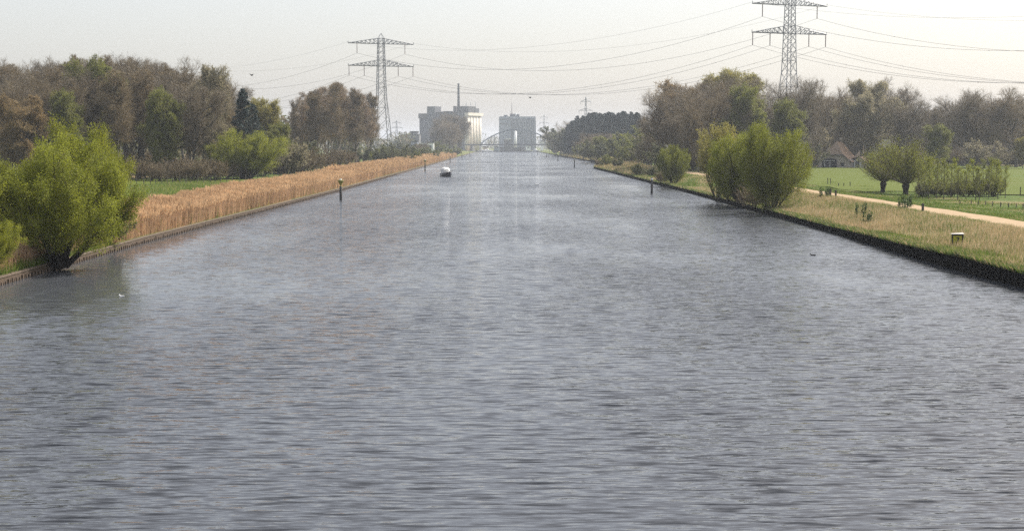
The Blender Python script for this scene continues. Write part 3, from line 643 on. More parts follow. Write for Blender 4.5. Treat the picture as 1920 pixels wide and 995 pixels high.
for k in range(14):
    plant('oak_c' if k % 2 else 'wood_c', 'bare_tree', '%s hazy brown tree from the left before the dark conifer plantation' % ORD[k], 'tree', 1096 + k * 9, 252 + J(-4, 6), 680 + J(-30, 30) - k * 6, group='hazy brown trees before the plantation', wide=1.4)
for k in range(12):
    plant('scrub_bare' if k % 2 else 'scrub_green', 'shrub', '%s small hazy shrub on the low right bank going away towards the bridge' % ORD[k], 'shrub', X=41 + J(0, 8), Y=600 + k * 45, H=J(3, 6), group='hazy shrubs on the low right bank towards the bridge', wide=1.6)

# --- big right wood
G8 = 'bare trees of the big wood behind the right willows'
for k, (u, v, Y, key) in enumerate(sorted(((1262, 160, 345, 'oak_b'), (1300, 156, 332, 'oak_a'), (1338, 150, 325, 'oak_c'), (1385, 140, 340, 'oak_a'), (1240, 190, 372, 'wood_c'), (1285, 176, 312, 'wood_c'), (1325, 172, 305, 'oak_c'),
                                  (1365, 178, 300, 'wood_c'), (1425, 182, 345, 'oak_a'), (1228, 214, 400, 'oak_c'), (1300, 170, 372, 'oak_a'), (1350, 158, 365, 'wood_a'), (1405, 170, 372, 'oak_c'), (1270, 214, 300, 'wood_c'), (1310, 216, 292, 'wood_a')))):
    plant(key, 'bare_tree', '%s leafless tree from the left in the big wood behind the right willows' % ORD[k], 'tree', u, v + J(-3, 3), Y, group=G8, wide=J(1.0, 1.2))
plant('bud_yellow', 'broadleaf_tree', 'highest budding tree of the big right wood, with yellowish twigs against the sky', 'tree', 1370, 134, 352, wide=1.1)
plant('bud_bronze', 'broadleaf_tree', 'bronze budding tree at the left shoulder of the big right wood', 'tree', 1290, 150, 350, wide=1.2)
plant('bud_green', 'broadleaf_tree', 'fresh green tree rising directly behind the yellow leaved willow', 'tree', 1400, 162, 300, wide=.95)
plant('bud_green', 'broadleaf_tree', 'dull green drooping tree between the rounded willow and the farmhouse', 'tree', 1478, 188, 305, wide=.95)
plant('wood_c', 'bare_tree', 'dark narrow tree at the far left of the big right wood', 'tree', 1217, 216, 430, wide=1.2)
for k in range(16):
    plant('scrub_bare' if k % 3 else 'scrub_green', 'shrub', '%s undergrowth shrub from the left beneath the big right wood' % ORD[k], 'shrub', 1255 + k * 17, 268 + J(-6, 10), 300 + J(0, 60), group='undergrowth shrubs of the big right wood', wide=1.5)
# --- trees around the farm
FT = (('oak_a', 1508, 146, 352, 'broad bare oak directly under the right pylon', 1.15), ('oak_c', 1548, 160, 400, 'bare tree leaning over the left end of the thatched farmhouse', .95),
      ('bud_pale', 1612, 152, 380, 'tall tree with cream yellow buds above the gap between the two farmhouses', 1.0), ('oak_b', 1652, 150, 398, 'tall bare tree rising directly behind the white farmhouse', 1.05),
      ('oak_a', 1690, 182, 376, 'bare spreading tree right of the white farmhouse', 1.1), ('bud_green', 1762, 234, 330, 'small rounded budding tree at the far edge of the field', 1.2),
      ('oak_a', 1815, 172, 372, 'large dark oak with a forked trunk at the far edge of the field', 1.15), ('oak_c', 1856, 166, 368, 'tallest bare oak at the right end of the field', 1.2),
      ('oak_b', 1905, 168, 374, 'bare oak cut by the right edge of the photo', 1.2), ('blossom', 1848, 262, 352, 'low whitish flowering bush in front of the right oaks', 1.5),
      ('blossom', 1528, 236, 386, 'white blossoming fruit tree against the farmhouse roof', 1.0), ('oak_c', 1578, 186, 380, 'slim dark tree standing before the tiled roof', .6),
      ('bud_yellow', 1918, 258, 350, 'yellow green bush at the right edge of the field', 1.0))
for key, u, v, Y, lab, wd in FT:
    plant(key, 'shrub' if key == 'blossom' and v > 250 else ('bare_tree' if key.startswith('oak') else 'broadleaf_tree'), lab, 'shrub' if key == 'blossom' and v > 250 else 'tree', u, v, Y, wide=wd)
for k in range(26):
    u = 1470 + k * 19 + J(-5, 5)
    v = float(np.interp(u, [1470, 1540, 1640, 1700, 1740, 1800, 1920], [176, 176, 176, 200, 208, 185, 180])) + J(0, 16)
    plant(['wood_c', 'oak_c', 'oak_a', 'wood_a'][k % 4], 'bare_tree', '%s leafless tree from the left in the grey wood behind the farm' % ORD[k], 'tree', u, v, 425 + J(-15, 45), group='bare trees of the grey wood behind the farm', wide=1.2)
for k in range(30):
    u = 1420 + k * 17.5 + J(-4, 4)
    if 1535 < u < 1672: continue
    plant('scrub_bare' if k % 4 else 'scrub_green', 'shrub', '%s low shrub from the left along the far edge of the green field' % ORD[k], 'shrub', u, 282 + J(-10, 8), 385 + J(-3, 30), group='shrubs along the far edge of the field', wide=1.6)
for k in range(34):
    u = 1420 + k * 16 + J(-4, 4)
    plant('scrub_bare', 'shrub', '%s dark bare shrub from the left, deep in the wood behind the farm' % ORD[k], 'shrub', u, 262 + J(-10, 8), 440 + J(-6, 40), group='undergrowth of the wood behind the farm', wide=1.8)
# --- pollards and saplings on the meadow
plant('pollard_a', 'pollard_willow', 'left pollard willow with a thick dark stump on the meadow', 'pollard willow', 1656, 262, 178, rz=.2, wide=.88)
plant('pollard_b', 'pollard_willow', 'right pollard willow with a fuller round head of green shoots', 'pollard willow', 1700, 258, 172, rz=2.)
G9 = 'thin young trees planted in a row on the meadow'
for k, u in enumerate(range(1724, 1890, 6)):
    plant('sapling_a' if k % 2 else 'sapling_b', 'young_tree', '%s thin young tree from the left in the row right of the pollard willows' % ORD[k], 'young tree', u + J(-2, 2), 308 + J(-16, 14), 160 + J(-5, 10), group=G9, wide=J(.8, 1.2))
for k, u in enumerate((1734, 1760, 1786, 1812, 1838, 1864)):
    plant('scrub_willow' if k % 2 else 'scrub_green', 'shrub', '%s low shrub from the left among the thin young trees on the meadow' % ORD[k], 'shrub', u, 335 + J(-6, 6), 163, group='low shrubs among the thin young trees', wide=1.3)
# nettles and thistles in the rough grass
G10 = 'leafy weeds standing in the rough grass'
def weed():
    rng = np.random.default_rng(9); A = Acc()
    for s in range(6):
        x, y = rng.normal(0, .3, 2); h = rng.uniform(.7, 1.25); P = polyline(rng, np.array([[x, y, -.05]]), np.array([[rng.normal(0, .1), 0, 1.]]), np.array([h]), 5, .05, .02); A.add(*tubes(P, np.full((1, 5), .014), 4), 0)
        leaves(A, rng, P, 34, .22, .08, 0, .07)
    return A.mesh('weed', ['nettle'])
wm = weed()
for k, (u, v) in enumerate(((1540, 376), (1552, 372), (1620, 402), (1630, 410), (1688, 398), (1694, 388), (1705, 392))):
    x, y, z = onz(u, v, 1.1); o = link(bpy.data.objects.new('weed', wm)); o.location = (x, y, float(gh(x, y))); o.rotation_euler = (0, 0, k * 1.3)
    tag(o, '%s leafy dark green weed from the left in the tan grass by the path' % ORD[k], 'weed', G10)

# far woodland on the horizon
rng = np.random.default_rng(8); a = Acc()
def far_trees(n, xr, yr, hr):
    for _ in range(n):
        x = rng.uniform(*xr); y = rng.uniform(*yr); h = rng.uniform(*hr)
        if abs(x - 5) < 60 and y < 1480: continue
        m_ = 150; th = rng.uniform(0, 6.28, m_); r_ = rng.random(m_) ** .5; zz = rng.random(m_)
        R_ = h * .42 * np.sqrt(np.clip(1 - (zz * 1.5 - .6) ** 2, .05, 1)); C = np.stack([x + R_ * r_ * np.cos(th), y + R_ * r_ * np.sin(th), .9 + h * (.05 + .95 * zz)], 1)
        D = unit(rng.normal(0, 1, (m_, 3)) + [0, 0, .5]) * rng.uniform(.6, 1.6, (m_, 1)); W_ = unit(np.cross(D, rng.normal(0, 1, (m_, 3)))) * rng.uniform(.3, .7, (m_, 1))
        k = np.arange(m_) * 4; a.add(np.stack([C - D, C + W_, C + D, C - W_], 1).reshape(-1, 3), np.stack([k, k + 1, k + 2, k + 3], 1), rng.integers(0, 2, m_))
far_trees(420, (-700, 900), (1700, 2500), (14, 24)); far_trees(160, (-420, -70), (620, 1250), (10, 20)); far_trees(160, (75, 520), (620, 1300), (12, 22))
far_trees(120, (-330, -80), (420, 620), (12, 18)); far_trees(100, (90, 330), (470, 640), (12, 19))
tag(a.obj('far_woodland', ['leaf_scrub', 'twig_brown']), 'hazy line of woodland far behind the bridge and fields', 'woodland', kind='stuff')

# ------------------------------------------------------------------ pylons and lines
ROT = rad(20)
ZL, ZU, ZT = 41.3, 50.6, 54.2; ARM = 14.2; IN = ((-10.4, 'U'), (10.4, 'U'), (-13.9, 'L'), (-7.4, 'L'), (7.4, 'L'), (13.9, 'L'))
def big_pylon(base, label, ext=0.):
    root = empty('lattice_pylon', base, ROT); tag(root, label, 'pylon', 'two big lattice pylons carrying the lines over the canal')
    def hw(z): return float(np.interp(z, [0, ext + 29, ext + ZU + 2.3], [4.3, 1.75, 1.15]))
    a = Acc(); A_ = []; B_ = []; zs = [0, 7, 13.5, 19, 24, 28.5, 32.5, 36, 38.8, 41.3, 43.8, 46.2, 48.4, 50.6, 52.9]
    zs = [0] + [z + ext for z in zs[1:]]
    for i in range(len(zs) - 1):
        z0, z1 = zs[i], zs[i + 1]; w0, w1 = hw(z0), hw(z1); c0 = [(-w0, -w0), (w0, -w0), (w0, w0), (-w0, w0)]; c1 = [(-w1, -w1), (w1, -w1), (w1, w1), (-w1, w1)]
        for k in range(4):
            k2 = (k + 1) % 4; bars(a, [(*c0[k], z0)], [(*c1[k], z1)], .17)
            A_ += [(*c0[k], z0), (*c0[k2], z0)]; B_ += [(*c1[k2], z1), (*c1[k], z1)]
            if i in (0, 3, 5, 8, 9, 12, 13): A_.append((*c1[k], z1)); B_.append((*c1[k2], z1))
    bars(a, A_, B_, .085); zt = zs[-1]
    for s in ((-1, -1), (1, -1), (1, 1), (-1, 1)): bars(a, [(s[0] * hw(zt), s[1] * hw(zt), zt)], [(0, 0, ZT + ext + .8)], .09)
    a.obj('tower_body', ['galvanised'], root)
    for zb, hh in ((ZL + ext, 2.5), (ZU + ext, 2.3)):
        a = Acc(); w = hw(zb); A_ = []; B_ = []
        for s in (-1, 1):
            for y in (-w, w):
                A_ += [(s * w, y, zb), (s * w, y, zb + hh), (s * ARM, 0, zb)]; B_ += [(s * ARM, y * .15, zb), (s * ARM, y * .15, zb + .1), (s * ARM, 0, zb + .9)]
                n_ = 7
                for k in range(n_):
                    t0 = k / n_; t1 = (k + 1) / n_; f = lambda t: (s * (w + (ARM - w) * t), y * (1 - .85 * t)); x0, y0 = f(t0); x1, y1 = f(t1)
                    A_ += [(x0, y0, zb)]; B_ += [(x1, y1, zb + hh * (1 - t1))]
                    A_ += [(x1, y1, zb)]; B_ += [(x1, y1, zb + hh * (1 - t1) + .02)]
        bars(a, A_, B_, .11); a.obj('crossarm', ['galvanised'], root)
    for x, lv in IN:
        a = Acc(); z = (ZU if lv == 'U' else ZL) + ext; xx = x; zz = np.linspace(z, z - 4.1, 26); rr_ = np.where(np.arange(26) % 2, .19, .10)
        tube(a, [(xx, 0, q_) for q_ in zz], rr_, 6); a.obj('insulator', ['insulator'], root)
    return root, ext
def place_at(u, Y): return (at(u, 272, Y)[0], Y, .8)
P1, P2 = place_at(716, 590), place_at(1477, 463)
big_pylon(P1, 'grey lattice pylon standing right of the bare grove on the left bank', -2.); big_pylon(P2, 'taller grey lattice pylon rising behind the trees on the right bank', 1.6)
d = np.array(P1) - np.array(P2); P0 = np.array(P1) + d; P3 = np.array(P2) - d
def hang(P, ext, x, z): return np.array([P[0] + x * math.cos(ROT), P[1] + x * math.sin(ROT), P[2] + z + ext])
names = {(-10.4, 'U'): 'upper left', (10.4, 'U'): 'upper right', (-13.9, 'L'): 'lower outer left', (-7.4, 'L'): 'lower inner left', (7.4, 'L'): 'lower inner right', (13.9, 'L'): 'lower outer right'}
def cable(name, pts4, sags, r, label, cat, markers=False):
    root = empty(name, tuple(pts4[1])); tag(root, label, cat, 'overhead lines between the big pylons'); inv = Matrix.Translation(tuple(-pts4[1]))
    P = []; 
    for k in range(3):
        t = np.linspace(0, 1, 29)[:, None]; q_ = pts4[k] * (1 - t) + pts4[k + 1] * t; q_[:, 2] -= 4 * sags[k] * (t * (1 - t))[:, 0]; P += list(q_ if k == 0 else q_[1:])
    P = np.array(P) - pts4[1]
    a = Acc(); tube(a, P, r, 4); a.obj('conductor', ['wire'], root)
    if markers:
        for i in range(4, len(P) - 1, 7):
            a = Acc(); c = P[i]; tube(a, [c - [0, .25, 0], c, c + [0, .25, 0]], [.06, .15, .06], 6); a.obj('spacer', ['wire'], root)
for x, lv in IN:
    z = (ZU if lv == 'U' else ZL) - 4.1
    cable('power_line', [hang(P0, -2, x, z), hang(P1, -2, x, z), hang(P2, 1.6, x, z), hang(P3, 1.6, x, z)], (12, 11.5, 15), .042, 'overhead conductor hanging from the %s insulators of both big pylons' % names[(x, lv)], 'power line', True)
for x in (-ARM, ARM):
    cable('earth_wire', [hang(P0, -2, x, ZU + .5), hang(P1, -2, x, ZU + .5), hang(P2, 1.6, x, ZU + .5), hang(P3, 1.6, x, ZU + .5)], (8, 8.5, 10), .025, 'thin earth wire strung from the %s tips of the upper pylon crossarms' % ('left' if x < 0 else 'right'), 'power line')
def small_pylon(u, v, Y, label, arm=5.2, scale=1.):
    root = empty('lattice_pylon', place_at(u, Y)); tag(root, label, 'pylon', 'small hazy pylons in the distance'); H = at(u, v, Y)[2] - .8; a = Acc(); A_ = []; B_ = []
    zs = np.linspace(0, H, 12); hw = lambda z: np.interp(z, [0, H * .6, H], [2.6, .9, .25])
    for i in range(11):
        w0, w1 = hw(zs[i]), hw(zs[i + 1]); c0 = [(-w0, -w0), (w0, -w0), (w0, w0), (-w0, w0)]; c1 = [(-w1, -w1), (w1, -w1), (w1, w1), (-w1, w1)]
        for k in range(4):
            bars(a, [(*c0[k], zs[i])], [(*c1[k], zs[i + 1])], .16); A_.append((*c0[k], zs[i])); B_.append((*c1[(k + 1) % 4], zs[i + 1])); A_.append((*c0[(k + 1) % 4], zs[i])); B_.append((*c1[k], zs[i + 1]))
    bars(a, A_, B_, .08); a.obj('tower_body', ['galvanised'], root)
    for f, l in ((.92, .75), (.76, 1.), (.60, 1.15)):
        a = Acc(); z = H * f
        for s in (-1, 1): bars(a, [(0, 0, z), (0, 0, z + 1.6)], [(s * arm * l, 0, z), (s * arm * l, 0, z)], .17); bars(a, [(s * arm * l, 0, z)], [(s * arm * l, 0, z - 2.2)], .12)
        a.obj('crossarm', ['galvanised'], root)
small_pylon(1098, 182, 1080, 'small pylon showing above the trees left of the conifer plantation')
small_pylon(1020, 215, 1750, 'tiny faint pylon on the skyline right of the arch bridge', 6)
small_pylon(744, 226, 1500, 'faint thin pylon seen just right of the big left pylon', 6)

# ------------------------------------------------------------------ channel posts
def post(x, y, h, topm, label):
    root = empty('channel_post', (x, y, 0)); tag(root, label, 'marker post', 'dark marker posts standing in the canal'); a = Acc()
    tube(a, [(0, 0, -2), (0, 0, h * .98), (0, 0, h)], [.17, .16, .12], 10); a.obj('pole', ['post_black'], root, True)
    if topm == 'cone':
        a = Acc(); tube(a, [(0, 0, h), (0, 0, h + .10), (0, 0, h + .75), (0, 0, h + .78)], [.04, .06, .42, .40], 10); a.obj('topmark', ['yellow_paint_shaded'], root)
        a = Acc(); tube(a, [(0, 0, h + .78), (0, 0, h + .98)], [.14, .11], 8); a.obj('lamp', ['white_paint'], root)
    else:
        a = Acc(); tube(a, [(0, 0, h - .28), (0, 0, h - .10)], .175, 10); a.obj('reflector_band', ['white_paint' if topm == 'band' else 'old_wood'], root)
for u, v, h, tm_, lab in ((639, 375, 1.75, 'cone', 'nearest left post in the water, with an upturned yellow cone on top'), (797, 321, 2.2, 'cone', 'second post off the left bank, behind the boat'), (844, 305, 2.6, 'dark', 'third post off the left bank'),
                        (866, 297, 3., 'dark', 'fourth post off the left bank, small and hazy'), (881, 293, 3.2, 'dark', 'farthest post off the left bank'), (1222, 363, 2.3, 'band', 'nearest right post in the water with a pale band near its top'),
                        (1077, 315, 2.6, 'dark', 'second post off the right bank, beside the stepped corner'), (1046, 302, 2.6, 'dark', 'third post off the right bank'), (1025, 295, 2.6, 'dark', 'fourth post off the right bank, small and hazy'), (1008, 291, 3., 'dark', 'farthest post off the right bank')):
    x, y, _ = onz(u, v, 0); post(x, y, h, tm_, lab)

# ------------------------------------------------------------------ boats
def boat(loc, rz, label, hullm='hull_navy', s=1., full=True):
    root = empty('motor_boat', loc, rz, s); tag(root, label, 'boat'); a = Acc()
    # sections along y (bow at -y): half beam, sheer height, keel depth
    sec = [(-4.0, .05, 1.35, .35), (-3.5, .45, 1.28, .0), (-2.6, .88, 1.18, -.25), (-1.2, 1.15, 1.05, -.35), (.8, 1.25, .98, -.35), (2.6, 1.2, .95, -.3), (3.7, 1.08, .98, -.25)]
    V = []
    for y, b, sh, k in sec:
        V += [(-b, y, sh), (-b * .93, y, sh * .45), (-b * .75, y, k * .4), (0, y, k), (b * .75, y, k * .4), (b * .93, y, sh * .45), (b, y, sh)]
    Fq = [[i * 7 + j, i * 7 + j + 1, (i + 1) * 7 + j + 1, (i + 1) * 7 + j] for i in range(len(sec) - 1) for j in range(6)]
    a.add(V, Fq); n_ = (len(sec) - 1) * 7; a.F.append((np.array([[n_ + j for j in range(7)]]), 0)); a.obj('hull', [hullm], root, True)
    a = Acc(); V = []
    for y, b, sh, k in sec: V += [(-b * 1.02, y, sh + .02), (b * 1.02, y, sh + .02), (b * .6, y, sh + .12), (-b * .6, y, sh + .12)]
    Fq = [[i * 4 + j, i * 4 + (j + 1) % 4, (i + 1) * 4 + (j + 1) % 4, (i + 1) * 4 + j] for i in range(len(sec) - 1) for j in range(4)]; a.add(V, Fq); a.F.append((np.array([[24, 25, 26, 27]]), 0)); a.obj('deck', ['white_paint'], root)
    a = Acc(); prism(a, [(-.85, 1.1), (.85, 1.1), (.68, 1.62), (-.68, 1.62)], -2.3, -.4); a.obj('cabin', ['white_paint'], root)
    a = Acc(); prism(a, [(-.72, 1.3), (-.2, 1.3), (-.2, 1.5), (-.66, 1.5)], -2.33, -2.305); prism(a, [(.2, 1.3), (.72, 1.3), (.66, 1.5), (.2, 1.5)], -2.33, -2.305); a.obj('window', ['glass_dark'], root)
    a = Acc(); V = []
    for y, b, z in ((-.5, .85, 1.75), (.1, 1.05, 2.35), (1.2, 1.1, 2.5), (2.4, 1.05, 2.35), (2.9, .95, 1.7)): V += [(-b, y, 1.02), (-b * .98, y, 1. + (z - 1) * .7), (-b * .6, y, z), (b * .6, y, z), (b * .98, y, 1. + (z - 1) * .7), (b, y, 1.02)]
    Fq = [[i * 6 + j, i * 6 + j + 1, (i + 1) * 6 + j + 1, (i + 1) * 6 + j] for i in range(4) for j in range(5)]; a.add(V, Fq); a.F.append((np.array([[0, 1, 2, 3, 4, 5]]), 0)); a.F.append((np.array([[29, 28, 27, 26, 25, 24]]), 0)); a.obj('canopy', ['canvas_white'], root, True)
    a = Acc(); prism(a, [(-.62, 1.70), (.62, 1.70), (.52, 1.95), (-.52, 1.95)], -.46, -.30); a.obj('windscreen', ['glass_dark'], root)
    if full:
        a = Acc(); tube(a, [(-.35, -.1, 1.6), (-.35, .1, 3.7)], .04, 6); a.obj('mast', ['white_paint'], root)
        a = Acc(); prism(a, [(-.36, 2.5), (-.75, 2.6), (-.40, 3.6)], .0, .03); a.obj('pennant', ['canvas_white'], root)
        a = Acc()
        for s_ in (-1, 1):
            bars(a, [(s_ * .45, -3.5, 1.3), (s_ * .85, -2.6, 1.2), (s_ * .45, -3.5, 1.75), (0, -3.95, 1.8)], [(s_ * .45, -3.5, 1.75), (s_ * .85, -2.6, 1.65), (s_ * .85, -2.6, 1.65), (s_ * .45, -3.5, 1.75)], .025)
        a.obj('bow_rail', ['galvanised'], root)
        for s_ in (-1, 1):
            a = Acc(); tube(a, [(s_ * 1.22, .6, .35), (s_ * 1.24, .6, .45), (s_ * 1.24, .6, .8), (s_ * 1.22, .6, .9)], [.05, .12, .12, .05], 8); a.obj('fender', ['white_paint'], root, True)
    return root
x, y, _ = onz(837, 331, 0); boat((x, y, .0), rad(16), 'motor cruiser with dark hull and white canopy coming up the canal', s=.8)
for u, Y, rz, lab in ((905, 1425, 80, 'tiny white boat moored at the far quay left of the bridge'), (916, 1428, 95, 'second tiny white boat moored just right of the first at the far quay'), (1006, 1420, 60, 'tiny white boat moored under the right end of the bridge')):
    boat((at(u, 285, Y)[0], Y, .0), rad(rz), lab, 'white_paint', 1.2, False)

# ------------------------------------------------------------------ bridge
root = empty('arch_bridge', (at(970, 280, 1400)[0], 1400, 0)); tag(root, 'hazy steel arch bridge with thin hangers crossing the far end of the canal', 'bridge')
HW = 37.
for s in (-1, 1):
    a = Acc(); t = np.linspace(-1, 1, 33); P = [(HW * q_, s * 4.5, 8.2 + 14.3 * (1 - q_ * q_)) for q_ in t]; tube(a, P, .55, 6); a.obj('arch', ['steel_blue'], root)
    for q_ in np.linspace(-.87, .87, 15):
        a = Acc(); bars(a, [(HW * q_, s * 4.5, 8.)], [(HW * q_, s * 4.5, 8.2 + 14.3 * (1 - q_ * q_))], .22); a.obj('hanger', ['steel_blue'], root)
for q_ in np.linspace(-.6, .6, 7):
    a = Acc(); z = 8.2 + 14.3 * (1 - q_ * q_); bars(a, [(HW * q_, -4.5, z)], [(HW * q_, 4.5, z)], .25); a.obj('cross_brace', ['steel_blue'], root)
a = Acc(); box(a, -58, 58, -5.2, 5.2, 6.6, 7.9); a.obj('deck', ['concrete_dark'], root)
for s in (-1, 1):
    a = Acc(); A_ = [(x, s * 5.1, 7.9) for x in np.arange(-56, 57, 4)]; bars(a, A_, [(p_[0], p_[1], 9.) for p_ in A_], .05); bars(a, [(-57, s * 5.1, 9.)], [(57, s * 5.1, 9.)], .07); a.obj('railing', ['steel_blue'], root)
for x in (-44, -37, 37, 46):
    a = Acc(); box(a, x - 1, x + 1, -4.8, 4.8, -1, 6.598); a.obj('pier', ['concrete'], root)

# ------------------------------------------------------------------ factories
def part(name, mat, root, fn, smooth=False): a = Acc(); fn(a); return a.obj(name, [mat], root, smooth)
def bx(name, mat, root, *b): return part(name, mat, root, lambda a: box(a, *b))
FR = rad(-30); X0, Y0, _ = at(786, 270, 1500); root = empty('silo_factory', (X0, Y0, .8), FR)
tag(root, 'large grey factory with sunlit concrete silos and a tall thin chimney', 'factory')
def zt(v): return at(840, v, 1500)[2] - .8
Lf = 58.; D = 30.; k1 = 58. / 88.
bx('silo_wall', 'concrete_grey_shaded', root, 0, 10.4, 1, D, 0, zt(222))
for k in range(4): part('silo', 'concrete_grey_shaded', root, lambda a: tube(a, [(1.5 + k * 2.6, .9, 0), (1.5 + k * 2.6, .9, zt(222))], 1.35, 12), True)
bx('top_storey', 'concrete_dark', root, -.5, 10.4, -.6, D, zt(222) + .01, zt(213))
bx('stair_tower', 'concrete_grey_shaded', root, 10.41, 20.5, -.4, 12, 0, zt(200))
bx('main_hall', 'concrete_grey_shaded', root, 20.52, 50, 1.5, D, 0, zt(212))
part('hall_roof', 'roof_dark', root, lambda a: prism(a, [(20.4, zt(212) + .01), (50, zt(212) + .01), (50, zt(211)), (35, zt(209)), (20.4, zt(211))], 1, D))
bx('roof_house', 'concrete_dark', root, 41.5, 44, 3, 8, zt(211) + .02, zt(200))
part('chimney', 'concrete_grey_shaded', root, lambda a: tube(a, [(46.3, 6, zt(212)), (46.3, 6, zt(160)), (46.3, 6, zt(158))], [1.45, 1.05, 1.2], 12), True)
bx('upper_storey', 'concrete_dark', root, 50.02, 58.3, 0, 22, zt(213), zt(200.5))
bx('upper_wall', 'concrete_grey_shaded', root, 50.02, 58, .5, 22, 0, zt(213) - .02)
for k, yy in enumerate(np.linspace(3., 27., 5)):
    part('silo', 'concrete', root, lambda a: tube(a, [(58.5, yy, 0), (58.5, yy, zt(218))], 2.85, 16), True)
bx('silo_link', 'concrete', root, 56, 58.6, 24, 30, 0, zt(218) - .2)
bx('gallery', 'concrete', root, 57.5, 62.2, -.2, 31, zt(218) + .01, zt(212.5))
bx('roof_room', 'concrete_dark', root, 58.6, 61.5, 1, 14, zt(212.5) + .01, zt(201))
bx('roof_room', 'concrete_grey_shaded', root, 58.6, 61.5, 15, 23, zt(212.5) + .01, zt(204))
for xx, yy in ((53, 4), (55, 8), (57, 3), (60, 8), (60, 18)):
    part('antenna', 'galvanised', root, lambda a: tube(a, [(xx, yy, zt(202)), (xx, yy, zt(193 + (xx * 7) % 4))], .2, 5))
for k in range(3):
    for r_ in range(2): part('window', 'window_dark', root, lambda a: box(a, 12.2 + k * 2.8, 13.4 + k * 2.8, -.46, -.405, zt(206 + r_ * 22), zt(203 + r_ * 22)))
part('loading_bay', 'window_dark', root, lambda a: box(a, 61.41, 61.5, 6, 11, 0, 6.5))
# right factory: mill
X0, Y0, _ = at(937, 270, 1650); root = empty('grain_mill', (X0, Y0, .8), rad(2)); tag(root, 'broad pale blue grey mill building with vertical ribs behind the arch bridge', 'factory')
def zr(v): return at(970, v, 1650)[2] - .8
pw = 42.5 / 67
bx('wall', 'cladding', root, 0, 42.5, 0, 26, 0, zr(224.5)); bx('roof_band', 'concrete_dark', root, -.3, 42.8, -.3, 26.3, zr(224.5) + .01, zr(223)); bx('top_storey', 'cladding', root, 0, 42.5, .2, 26, zr(223) + .01, zr(218.5))
for k in range(14): x = 13.5 + k * 2.2; part('rib', 'concrete_grey_shaded', root, lambda a: box(a, x, x + .7, -.5, -.02, 0, zr(225.5)))
bx('stair_shaft', 'cladding', root, 11, 12.8, -.9, -.03, 0, zr(225))
bx('ledge', 'concrete_dark', root, .3, 10.8, -.35, -.02, zr(232.5), zr(231))
for k in range(3): part('window', 'window_dark', root, lambda a: box(a, 15.0, 16.2, -.62, -.52, zr(232 + k * 8), zr(230 + k * 8)))
bx('roof_house', 'concrete_grey_shaded', root, 5, 9.5, 4, 9, zr(218.4), zr(215.5)); bx('roof_house', 'concrete_grey_shaded', root, 12.5, 18.5, 4, 12, zr(218.4), zr(213.5)); bx('roof_house', 'concrete_grey_shaded', root, 20.5, 23.5, 4, 9, zr(218.4), zr(214))
part('roof_tank', 'white_paint', root, lambda a: tube(a, [(19.5, 5, zr(218.4)), (19.5, 5, zr(212))], .9, 10), True)
part('mast', 'insulator', root, lambda a: tube(a, [(14.5, 3, zr(214)), (14.5, 3, zr(193))], [.45, .3], 6)); part('mast', 'galvanised', root, lambda a: tube(a, [(12.8, 3, zr(214)), (12.8, 3, zr(208))], .2, 5))
# small things beside the bridge
a = Acc(); x, y, _ = at(966.5, 270, 1560); tube(a, [(x, y, .8), (x, y, 22)], 1.6, 14); tube(a, [(x, y, 22.01), (x, y, 23)], [1.6, .3], 14); tag(a.obj('storage_silo', ['white_paint'], smooth=True), 'slim white silo in front of the blue grey mill', 'silo')
def shed(u0, u1, v, Y, label, wallm, roofm, dep=14, pitch=2.5, name='warehouse', door=True):
    x0 = at(u0, 270, Y)[0]; x1 = at(u1, 270, Y)[0]; H = at(u0, v, Y)[2] - .8; root = empty(name, (x0, Y, .8)); tag(root, label, 'building'); W_ = x1 - x0
    bx('wall', wallm, root, 0, W_, 0, dep, 0, H - pitch); part('roof', roofm, root, lambda a: prism(a, [(-.4, H - pitch + .01), (W_ + .4, H - pitch + .01), (W_ * .5, H)] if pitch > 1 else [(-.3, H - pitch + .01), (W_ + .3, H - pitch + .01), (W_ + .3, H), (-.3, H)], -.4, dep + .4))
    nw = max(1, int(W_ / 6))
    for k in range(nw): part('window', 'window_dark', root, lambda a: box(a, W_ * (k + .3) / nw, W_ * (k + .7) / nw, -.06, -.01, (H - pitch) * .55, (H - pitch) * .8))
    return root
shed(752, 786, 251.5, 1380, 'long dark shed on the skyline left of the big factory', 'concrete_dark', 'roof_dark', 30, .8)
shed(769, 783, 246, 1420, 'dark block with a flat roof beside the left end of the factory', 'concrete_dark', 'roof_dark', 20, .8)
shed(734, 770, 262, 1150, 'low grey shed behind the green scrub near the left pylon', 'concrete_grey_shaded', 'roof_dark', 24, 2.2)
shed(800, 813, 266.5, 880, 'small bright white building above the far reeds of the left bank', 'white_paint', 'concrete_grey_shaded', 8, .6)
shed(786, 800, 268.5, 890, 'low grey annex left of the small bright white building', 'concrete_grey_shaded', 'white_paint', 8, .4)
shed(771, 783, 264, 920, 'pale grey cube shaped shed left of the bright white building', 'cladding', 'roof_dark', 8, .6)
shed(945, 962, 259.5, 1540, 'long white roofed shed seen through the bridge hangers', 'concrete_grey_shaded', 'white_paint', 12, 1.2)
shed(1014, 1019, 262, 1470, 'small white house right of the mill, under the falling arch', 'white_paint', 'roof_dark', 8, 2.)
shed(905, 916, 274, 1475, 'low pale shed under the left end of the bridge', 'concrete', 'roof_dark', 8, 1.)
shed(926, 936, 274.5, 1475, 'low whitish office under the bridge left of its middle', 'cladding', 'roof_dark', 8, .6)
shed(986, 995, 272.5, 1475, 'white flat roofed hut under the right half of the bridge', 'white_paint', 'roof_dark', 8, .6)
shed(938, 984, 276, 1490, 'long low dark quay shed under the middle of the bridge', 'concrete_dark', 'roof_dark', 10, .6)

